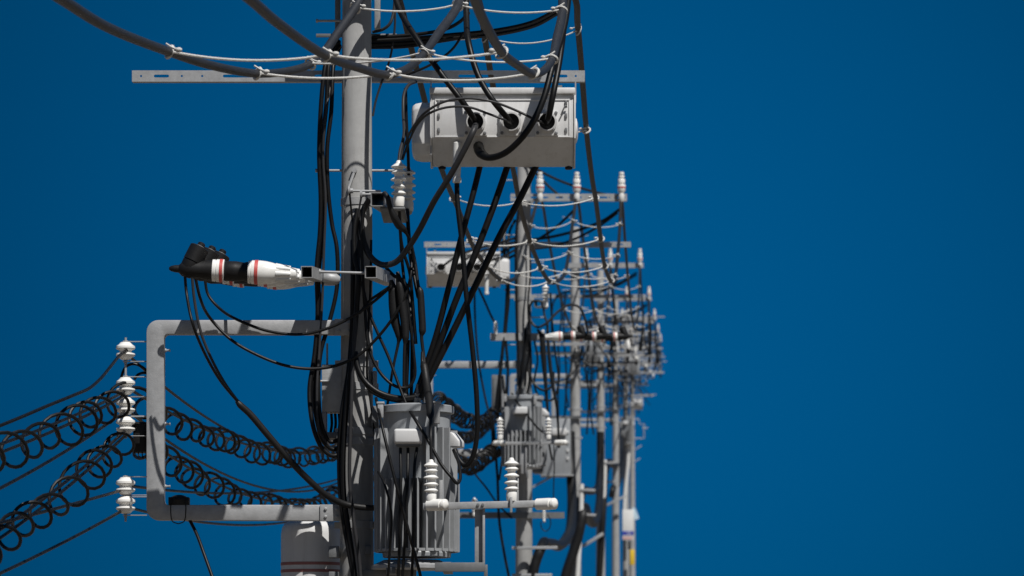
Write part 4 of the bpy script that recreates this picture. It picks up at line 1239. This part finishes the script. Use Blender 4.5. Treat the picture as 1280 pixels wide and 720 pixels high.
CB2 = [
 ('cable from the left entry of the second switch box up to the pole', [(551, 335, -1.0), (557, 330, -1.05), (572, 320, -1.0), (593, 312, -.8), (618, 305, -.4), (646, 297, -.1)], .02, 'cable'),
 ('cable from the middle entry of the second switch box up to the pole', [(574, 333, -1.0), (580, 326, -1.05), (599, 315, -.9), (618, 310, -.5), (642, 303, -.1)], .02, 'cable'),
 ('cable from the right entry of the second switch box up to the pole', [(597, 334, -1.0), (604, 329, -1.05), (615, 325, -.9), (628, 321, -.6), (646, 311, -.15)], .02, 'cable'),
 ('black cable strand hugging the left edge of the second pole high up', [(648, 262, -.18), (645, 300, -.2), (645, 350, -.2), (646, 400, -.22), (648, 450, -.22), (650, 492, -.3)], .022, 'cable'),
 ('black cable strand on the right edge of the second pole high up', [(662, 300, -.2), (663, 340, -.22), (660, 380, -.24), (662, 420, -.26), (664, 455, -.26), (659, 492, -.3)], .016, 'cable'),
 ('black cable looping low between the second and third poles', [(668, 425, -.3), (672, 450, -.3), (668, 480, -.3), (675, 497, -.3), (690, 500, -.3), (698, 480, -.3), (694, 440, -.3), (690, 400, -.3), (688, 366, -.45)], .016, 'cable'),
 ('black cable draped across the front of the second transformer', [(640, 492, -.5), (648, 505, -1.05), (660, 520, -1.1), (672, 535, -1.1), (683, 545, -1.0), (690, 575, -.9)], .016, 'cable'),
 ('black cable falling left of the second transformer', [(628, 470, -.3), (631, 500, -.5), (633, 530, -.6), (629, 565, -.5), (624, 600, -.4)], .018, 'cable'),
 ('black cable bundle strand curving off the second crossarm left side', [(640, 272, .1), (632, 285, .05), (630, 310, -.1), (634, 345, -.15), (632, 400, -.15), (628, 440, -.2), (624, 480, -.25), (622, 515, -.3)], .028, 'cable'),
 ('second black strand left of the second pole', [(644, 275, .1), (637, 290, .05), (635, 330, -.1), (636, 372, -.12), (632, 420, -.15), (635, 460, -.2), (633, 500, -.25)], .022, 'cable'),
 ('black cable from the switch box left of the second pole down to the bracket', [(593, 352, -.3), (594, 400, -.3), (598, 450, -.35), (606, 495, -.4), (614, 530, -.45), (616, 560, -.4)], .017, 'cable'),
 ('grey loop of cable right of the second pole', [(660, 440, -.25), (661, 400, -.3), (663, 381, -.4), (668, 376, -.5), (676, 377, -.5), (679, 384, -.5), (681, 396, -.5), (685, 405, -.5)], .018, 'greycable'),
 ('grey cable swinging from the second pole to the terminals', [(662, 385, -.35), (664, 402, -.4), (672, 409, -.45), (683, 404, -.5), (697, 390, -.5), (712, 381, -.5), (724, 384, -.5), (731, 398, -.45), (735, 416, -.4)], .020, 'greycable'),
 ('thick black sleeve cable right of the second pole, left strand', [(672, 412, -.3), (677, 420, -.35), (679, 440, -.35), (682, 480, -.35), (685, 520, -.35)], [.02, .045, .05, .03, .02], 'rubber'),
 ('thick black sleeve cable right of the second pole, right strand', [(684, 404, -.3), (686, 440, -.35), (690, 475, -.35), (696, 510, -.35), (699, 560, -.3)], [.02, .03, .03, .02, .02], 'rubber'),
 ('black jumper from the second top arm up behind the near switch box', [(650, 195, -.1), (672, 212, -.2), (705, 228, -.2), (740, 239, -.2), (772, 247, -.25)], .02, 'cable'),
 ('shorter black jumper below the top arm of the second pole', [(650, 200, -.1), (665, 212, -.15), (685, 232, -.2), (702, 247, -.25)], .02, 'cable'),
 ('black bundle strand under the second top arm, upper', [(774, 262, -.1), (755, 275, 0), (725, 287, .1), (690, 296, .12), (655, 302, .14), (625, 316, .16)], .024, 'cable'),
 ('black bundle strand under the second top arm, middle', [(772, 266, -.1), (750, 282, 0), (720, 298, .1), (690, 308, .12), (655, 312, .14)], .02, 'cable'),
 ('black bundle strand under the second top arm, lower', [(718, 262, -.1), (705, 275, 0), (690, 288, .1), (668, 302, .12), (645, 318, .16), (628, 326, .16)], .022, 'cable'),
 ('thin black cable slanting down right to the second white post', [(598, 360, -.25), (606, 377, -.25), (614, 395, -.25), (619, 404, -.25)], .018, 'cable'),
 ('black cable running down the front of the second pole', [(657, 410, -.22), (655, 440, -.24), (651, 470, -.25), (650, 500, -.3), (652, 530, -.35)], .022, 'cable'),
 ('second black cable down the front of the second pole', [(661, 405, -.22), (662, 440, -.24), (657, 468, -.25), (654, 500, -.3)], .018, 'cable'),
 ('black cable bending across the second transformer', [(660, 462, -.3), (668, 480, -.35), (680, 488, -.4), (690, 482, -.35), (692, 465, -.3)], .02, 'cable'),
 ('long black cable falling through the sky right of the nearest transformer', [(616, 520, -.3), (619, 560, -.35), (622, 600, -.4), (624, 650, -.4), (630, 690, -.4), (638, 730, -.4)], .022, 'cable'),
 ('thin dark cable crossing the sky left of the second pole low', [(577, 565, -.3), (592, 590, -.3), (608, 610, -.25), (622, 630, -.2), (640, 648, -.2)], .015, 'cable'),
 ('thin lead hanging from the right end of the second stand', [(692, 553, -1.3), (693, 580, -1.3), (692, 610, -1.3), (692, 632, -1.3)], .009, 'cable'),
]
for lab, pts, r, mat in CB2:
    cable('cable', lab, pts, r, mat, 'black cables round the second pole', n=8, D=S2)

# ------------------------------------------------------------------ far poles: arms, brackets, boxes, cables
GL = 'steel arms on the far poles'
for i in range(2, len(POLE_D)):
    b = base(POLE_D[i])
    rnd = random.Random(40 + i)
    specs = [(1.78, -.25, 1.72), (1.15, -1.0, 1.25), (.42, -1.5, .2), (-.45, -.9, .15), (.80, -.1, 1.0)]
    if i >= 4:
        specs += [(2.1, -.1, 1.95), (1.45, -.3, 1.5), (.15, .0, 1.35)]
    names = ['upper', 'second', 'left reaching', 'lowest', 'middle', 'highest', 'outer', 'low right']
    for j, (z, x0, x1) in enumerate(specs):
        channel_arm('side_crossarm', '%s steel side arm on the %s pole' % (names[j], NTH[i]), b + Vector((0, -.2 if j % 2 else .15, z + rnd.uniform(-.05, .05))), x0, x1, .06, GL, holes=False, mat='galvdark' if j in (1, 3, 4) else 'galv')
    # white posts and black droppers on the arms
    for j in range(3 if i < 4 else 1):
        dx = (-.8, .55, 1.15)[j]
        dup(po, b + Vector((dx, -.2, 1.40 if j != 0 else 1.40)), 'white post insulator, %s on the second arm of the %s pole' % (('left one', 'inner one', 'outer one')[j], NTH[i]), 'white ribbed post insulators', scale=.8)
    for j in range(4):
        dx = (-.38, -.24, .3, .42)[j]
        z0, z1 = (2.6, -.6) if j < 2 else (1.8, -.9)
        pts = [b + Vector((dx + rnd.uniform(-.05, .05), -.16 + .02 * j, z0 + (z1 - z0) * q_ / 5)) for q_ in range(6)]
        o = MB().tube(pts, .022, 7, 4).build('cable', 'cable')
        tag(o, 'black cable running down the %s pole, %s of four' % (NTH[i], ('leftmost', 'second', 'third', 'rightmost')[j]), 'cable', 'black cables down the far poles')
    for j in range(3):
        a = b + Vector((1.52 - .4 * (j == 2), -.15, 3.1 - .06 * j)); e = b + Vector((-.05 - .25 * (j == 1), .15, 2.75 - .12 * j))
        pts = [a, a.lerp(e, .3) + Vector((0, 0, -.16)), a.lerp(e, .6) + Vector((0, 0, -.14)), e]
        if j == 1:
            pts += [e + Vector((-.22, 0, -.2)), e + Vector((-.28, 0, -.7)), e + Vector((-.25, 0, -1.6))]
        o = MB().tube(pts, .022, 7, 5).build('cable', 'cable')
        tag(o, 'black cable swooping under the top arm of the %s pole, %s' % (NTH[i], ('upper', 'middle', 'lower')[j]), 'cable', 'black cables under the top arms')
    for j in range(5 if i < 5 else 4):
        xa, xb = rnd.uniform(-.2, .5), rnd.uniform(.4, 1.3)
        za, zb_ = rnd.uniform(1.0, 2.0), rnd.uniform(-.4, 1.1)
        a = b + Vector((xa, -.25, za)); e = b + Vector((xb if j % 2 else -xb * .5, -.22, zb_))
        m_ = a.lerp(e, .5) + Vector((rnd.uniform(-.25, .25), -.1, -rnd.uniform(.15, .5)))
        pts = [a, a.lerp(m_, .5) + Vector((rnd.uniform(-.12, .12), 0, -.08)), m_, e.lerp(m_, .4) + Vector((.05, 0, -.12)), e]
        o = MB().tube(pts, .019, 7, 5).build('cable', 'cable')
        tag(o, 'loose black jumper, %s in the tangle on the %s pole' % (ORD[j], NTH[i]), 'cable', 'loose black jumpers on the far poles')
    for j in range(2):
        p_ = b + Vector(((.75, 1.25)[j] + rnd.uniform(-.1, .1), -.2, (.86, 1.2)[j]))
        t = thing('fuse_cutout', 'dark capped fuse cutout, %s one on the %s pole' % (('inner', 'outer')[j], NTH[i]), 'fuse cutout', p_, 'fuse cutouts on the far poles')
        MB().lathe([(0, .04), (.03, .05), (.16, .05), (.18, .035), (.24, .03)], p_, (0, 0, 1), n=12).build('body', 'porcelain' if j else 'galvdark', t)
        MB().lathe([(-.12, .025), (-.10, .045), (.0, .045), (.01, .03)], p_, (0, 0, 1), n=12).build('cap', 'rubber', t)
    # right hand droppers from the outer insulator
    for j in range(2):
        a = b + Vector((1.6 - .72 * j, -.24, 3.2))
        pts = [a, a + Vector((.03, 0, -.6)), a + Vector((.08, 0, -1.2)), a + Vector((.05, .0, -1.55)), a + Vector((.0, 0, -2.05))]
        o = MB().tube(pts, [.02, .02, .02, .02, .05], 7, 4).build('cable', 'cable')
        tag(o, 'black dropper hanging from the %s insulator of the %s pole' % (('outer', 'middle')[j], NTH[i]), 'cable', 'black droppers on the far poles')
for i in (2, 3, 4):
    dup(bracket, bracket.location + (base(POLE_D[i]) - pb), 'C shaped steel bracket left of the %s pole, lost in the clutter' % NTH[i])
def grey_box(label, px, py, D, w, h):
    p_ = P(px, py, D)
    t = thing('equipment_box', label, 'box', p_, 'grey equipment boxes on the far poles')
    MB().box(p_.x - w / 2, p_.x + w / 2, p_.y - .2, p_.y + .2, p_.z, p_.z + h).build('housing', 'tank', t, bevel=.04)
    MB().box(p_.x - w / 2 - .03, p_.x + w / 2 + .03, p_.y - .23, p_.y + .23, p_.z + h + .003, p_.z + h + .05).build('lid', 'galv', t, bevel=.01)
    MB().box(p_.x - w * .3, p_.x + w * .3, p_.y - .225, p_.y - .203, p_.z + .08, p_.z + h * .7).build('door', 'galvdark', t, bevel=.006)
    return t
grey_box('grey equipment box right of the third pole, below the terminal row', 741, 452, 126.3, .55, .75)
grey_box('grey equipment box just right of the fifth pole', 792, 468, 158.3, .5, .8)
for lab, px0, px1, py, D, h in (('long pale crossarm with black droppers reaching right of the fourth pole', 694, 818, 443.5, 126.6, .09), ('pale crossarm below the dropper crossarm, on the fifth pole', 730, 826, 454, 158.6, .085),
                          ('short low crossarm with a row of small insulators, rightmost in the clutter', 786, 830, 465.5, 190.6, .10), ('thin crossarm reaching farthest right over the sky', 782, 831, 396, 190.6, .06),
                          ('pale crossarm behind the second pole transformer, on the third pole', 668, 735, 430, 94.7, .07)):
    channel_arm('side_crossarm', lab, P((px0 + px1) / 2, py, D), -(px1 - px0) / 2 * D / FPX, (px1 - px0) / 2 * D / FPX, h, GL, holes=False)
for k, px in enumerate((806, 812.5, 819, 825.5)):
    dup(po, P(px, 465, 190.3), 'small insulator on the rightmost low crossarm, %s of its four' % ('first from the left', 'second from the left', 'third from the left', 'last')[k], scale=.42)
for lab, pts, D in (('black dropper with a knob ending on the dropper crossarm, outermost', [(810, 374, 0), (811, 400, 0), (812, 425, 0), (812, 444, 0)], 126.4),
                    ('black dropper with a knob ending on the dropper crossarm, middle', [(768, 374, 0), (769, 400, 0), (769, 425, 0), (769, 444, 0)], 126.4),
                    ('black dropper with a knob ending on the dropper crossarm, inner', [(724, 380, 0), (723, 405, 0), (724, 430, 0), (724, 445, 0)], 126.4),
                    ('black dropper ending on the fifth pole crossarm, outermost', [(818, 400, 0), (820, 420, 0), (821, 440, 0), (822, 455, 0)], 158.4)):
    cable('cable', lab, pts, [.022, .022, .03, .085], 'cable', 'black droppers on the far poles', n=8, D=D)
dup(switch, base(191) + Vector((.55, -.5, -.6)), 'pale grey box right of the sixth pole', scale=(.5, .8, 1.0))
dup(trans, base(191) + Vector((.02, -.5, -2.35)), 'small finned transformer on the sixth pole', scale=(1.1, 1, 1.15))
dup(trans, base(95) + Vector((-.8, -.3, -1.9)), 'finned transformer left of the third pole, behind cables', scale=(.9, .9, .9))

# ------------------------------------------------------------------ lower conduits and braces of the second to sixth poles
def conduit(label, pts, r, D, mat='rubber', name='cable_conduit'):
    o = MB().tube([P(a, b_, D + (rest[0] if rest else 0)) for a, b_, *rest in pts], r, 10, 6).build(name, mat)
    return tag(o, label, 'conduit', 'dark bent conduits low on the poles')
conduit('thick dark conduit bent from the second pole across to the third', [(664, 750, -.25), (666, 720, -.25), (670, 702, -.25), (676, 686, -.2), (683, 680, 3), (691, 680, 9), (699, 682, 16), (708, 673, 23), (714, 655, 28), (715, 618, 30.5), (713.5, 585, 31.2), (713, 540, 31.4)], [.085] * 4 + [.09, .10, .11, .115, .12, .12, .12, .11], 63)
conduit('thick dark conduit up the third pole to the fourth', [(702, 755, -.4), (707, 720, -.4), (715, 695, -.4), (722, 673, -.4), (726, 655, -.4), (729, 641, -.3), (733, 641, 4), (738, 652, 10), (744, 652, 20), (748, 636, 28), (750, 612, 31), (750.5, 583, 31.5), (750.5, 540, 31.6)], [.13] * 6 + [.13, .13, .13, .125, .125, .125, .12], 95)
conduit('dark conduit between the third and fourth poles, upper bend', [(722, 665, -.2), (724, 640, -.2), (726.5, 622, 0), (730, 614, 2), (737, 614, 10), (744, 612, 22), (748.5, 598, 30), (750, 570, 31.4)], .10, 95)
conduit('dark conduit bend between the fourth and fifth poles', [(748, 740, -.4), (751, 690, -.4), (754, 640, -.4), (756, 600, 0), (759, 582, 2), (766, 582, 20), (773, 576, 40), (776, 550, 55)], .11, 127)
conduit('dark conduit bend between the fifth and sixth poles', [(764, 622, -.3), (766, 612, -.3), (769, 610, 2), (774, 600, 15), (777, 580, 28), (778, 545, 31.5)], .13, 159)
def guard(label, pts, r, D):
    o = MB().tube([P(a, b_, D - .35) for a, b_ in pts], r, 10, 3).build('cable_guard', 'plastic')
    return tag(o, label, 'cable guard', 'pale cable guards on the poles')
guard('pale cable guard rising beside the third pole', [(719, 760), (723, 700), (726, 650), (727, 605)], .06, 95)
guard('pale slim cable guard rising beside the fourth pole', [(745, 760), (750, 690), (754, 640), (756, 575)], .075, 127)
guard('pale cable guard rising beside the sixth pole', [(780, 660), (781, 620), (785, 580), (786, 545)], .09, 191)
def brace(label, a, b_, D, w=.05):
    o = MB().beam(P(a[0], a[1], D), P(b_[0], b_[1], D), w, w).build('brace', 'galv', bevel=.004)
    return tag(o, label, 'brace', 'short steel braces between the poles')
brace('pale diagonal brace right of the third pole', (728, 683), (754, 667), 126.4, .10)
brace('pale diagonal brace right of the fourth pole', (757, 632), (782, 620), 158.4, .09)
brace('short pale step right of the sixth pole, upper', (788, 565), (802, 557), 190.6, .05)
brace('short pale step right of the sixth pole, lower', (788, 580), (800, 573), 190.6, .05)
brace('level pale bar at the bend of the second pole conduit', (640, 685), (697, 684.5), 62.7, .05)
brace('level pale bar at the upper conduit bend of the third pole', (722, 612), (744, 613), 94.6, .06)
brace('level pale bar at the lower conduit bend of the third pole', (728, 643), (745, 644), 94.6, .06)
brace('level pale bar at the conduit bend of the fourth pole', (754, 579), (772, 578), 126.6, .07)
brace('level pale bar at the conduit bend of the fifth pole', (757, 603), (773, 601), 158.6, .07)
brace('level pale bar low on the second pole at the picture bottom', (640, 719), (690, 719), 62.7, .05)
brace('slanted dark strut under the third pole cabinet', (660, 612), (700, 590), 94, .05)
# little rectangular hook bracket on the sixth pole
mb = MB().tube([P(790, 548, 190.5), P(805, 548, 190.5), P(805, 530, 190.5), P(799, 530, 190.5), P(799, 524, 190.5), P(794, 524, 190.5)], .035, 6, 1)
mb.tube([P(803, 535, 190.5), P(810, 535, 190.5)], .03, 6, 1)
tag(mb.build('hook_bracket', 'galv'), 'small square hook bracket right of the sixth pole', 'bracket')

# sign plates on the sixth pole
Dg = 190.3
p = P(786, 675, Dg)
t = thing('sign_plate', 'white sign with a blue band strapped to the sixth pole', 'sign', p)
MB().box(p.x - .31, p.x + .24, p.y - .03, p.y, p.z, P(0, 637, Dg).z).build('plate', 'plastic', t, bevel=.004)
MB().box(p.x - .34, p.x + .24, p.y - .04, p.y - .0305, P(0, 669, Dg).z, P(0, 664, Dg).z).build('blue_band', 'blue', t)
MB().box(p.x - .31, p.x + .18, p.y - .036, p.y - .0302, P(0, 674, Dg).z, P(0, 671, Dg).z).build('pink_band', 'pink', t)
mk = MB()
for a, z in ((-.05, 666.6), (.05, 666.3)):
    mk.box(p.x + a - .03, p.x + a + .03, p.y - .043, p.y - .0405, P(0, z + .8, Dg).z, P(0, z - .8, Dg).z)
mk.build('white_marks', 'plastic', t)
for zz in (640, 661):
    MB().lathe([(0, .20), (.03, .20)], Vector((base(191).x, 191, P(0, zz, Dg).z)), n=20, cap=False).build('strap', 'galv', t)
p = P(793, 648, Dg)
tag(MB().prism([P(790, 634, Dg), P(794, 635, Dg), P(799, 648, Dg), P(793, 650, Dg)], (0, .03, 0)).build('sign_plate', 'pale'), 'pale blue slanted plate beside the white sign', 'sign')
p = P(790, 706, Dg)
t = tag(MB().box(p.x - .10, p.x + .13, p.y - .03, p.y, p.z, P(0, 687, Dg).z).build('sign_plate', 'yellow', bevel=.004), 'small yellow plate low on the sixth pole', 'sign')
p = P(786, 687, Dg)
tag(MB().box(p.x - .05, p.x + .05, p.y - .06, p.y, p.z, p.z + .4).build('lock_box', 'rubber', bevel=.01), 'tiny black box under the white sign', 'box')
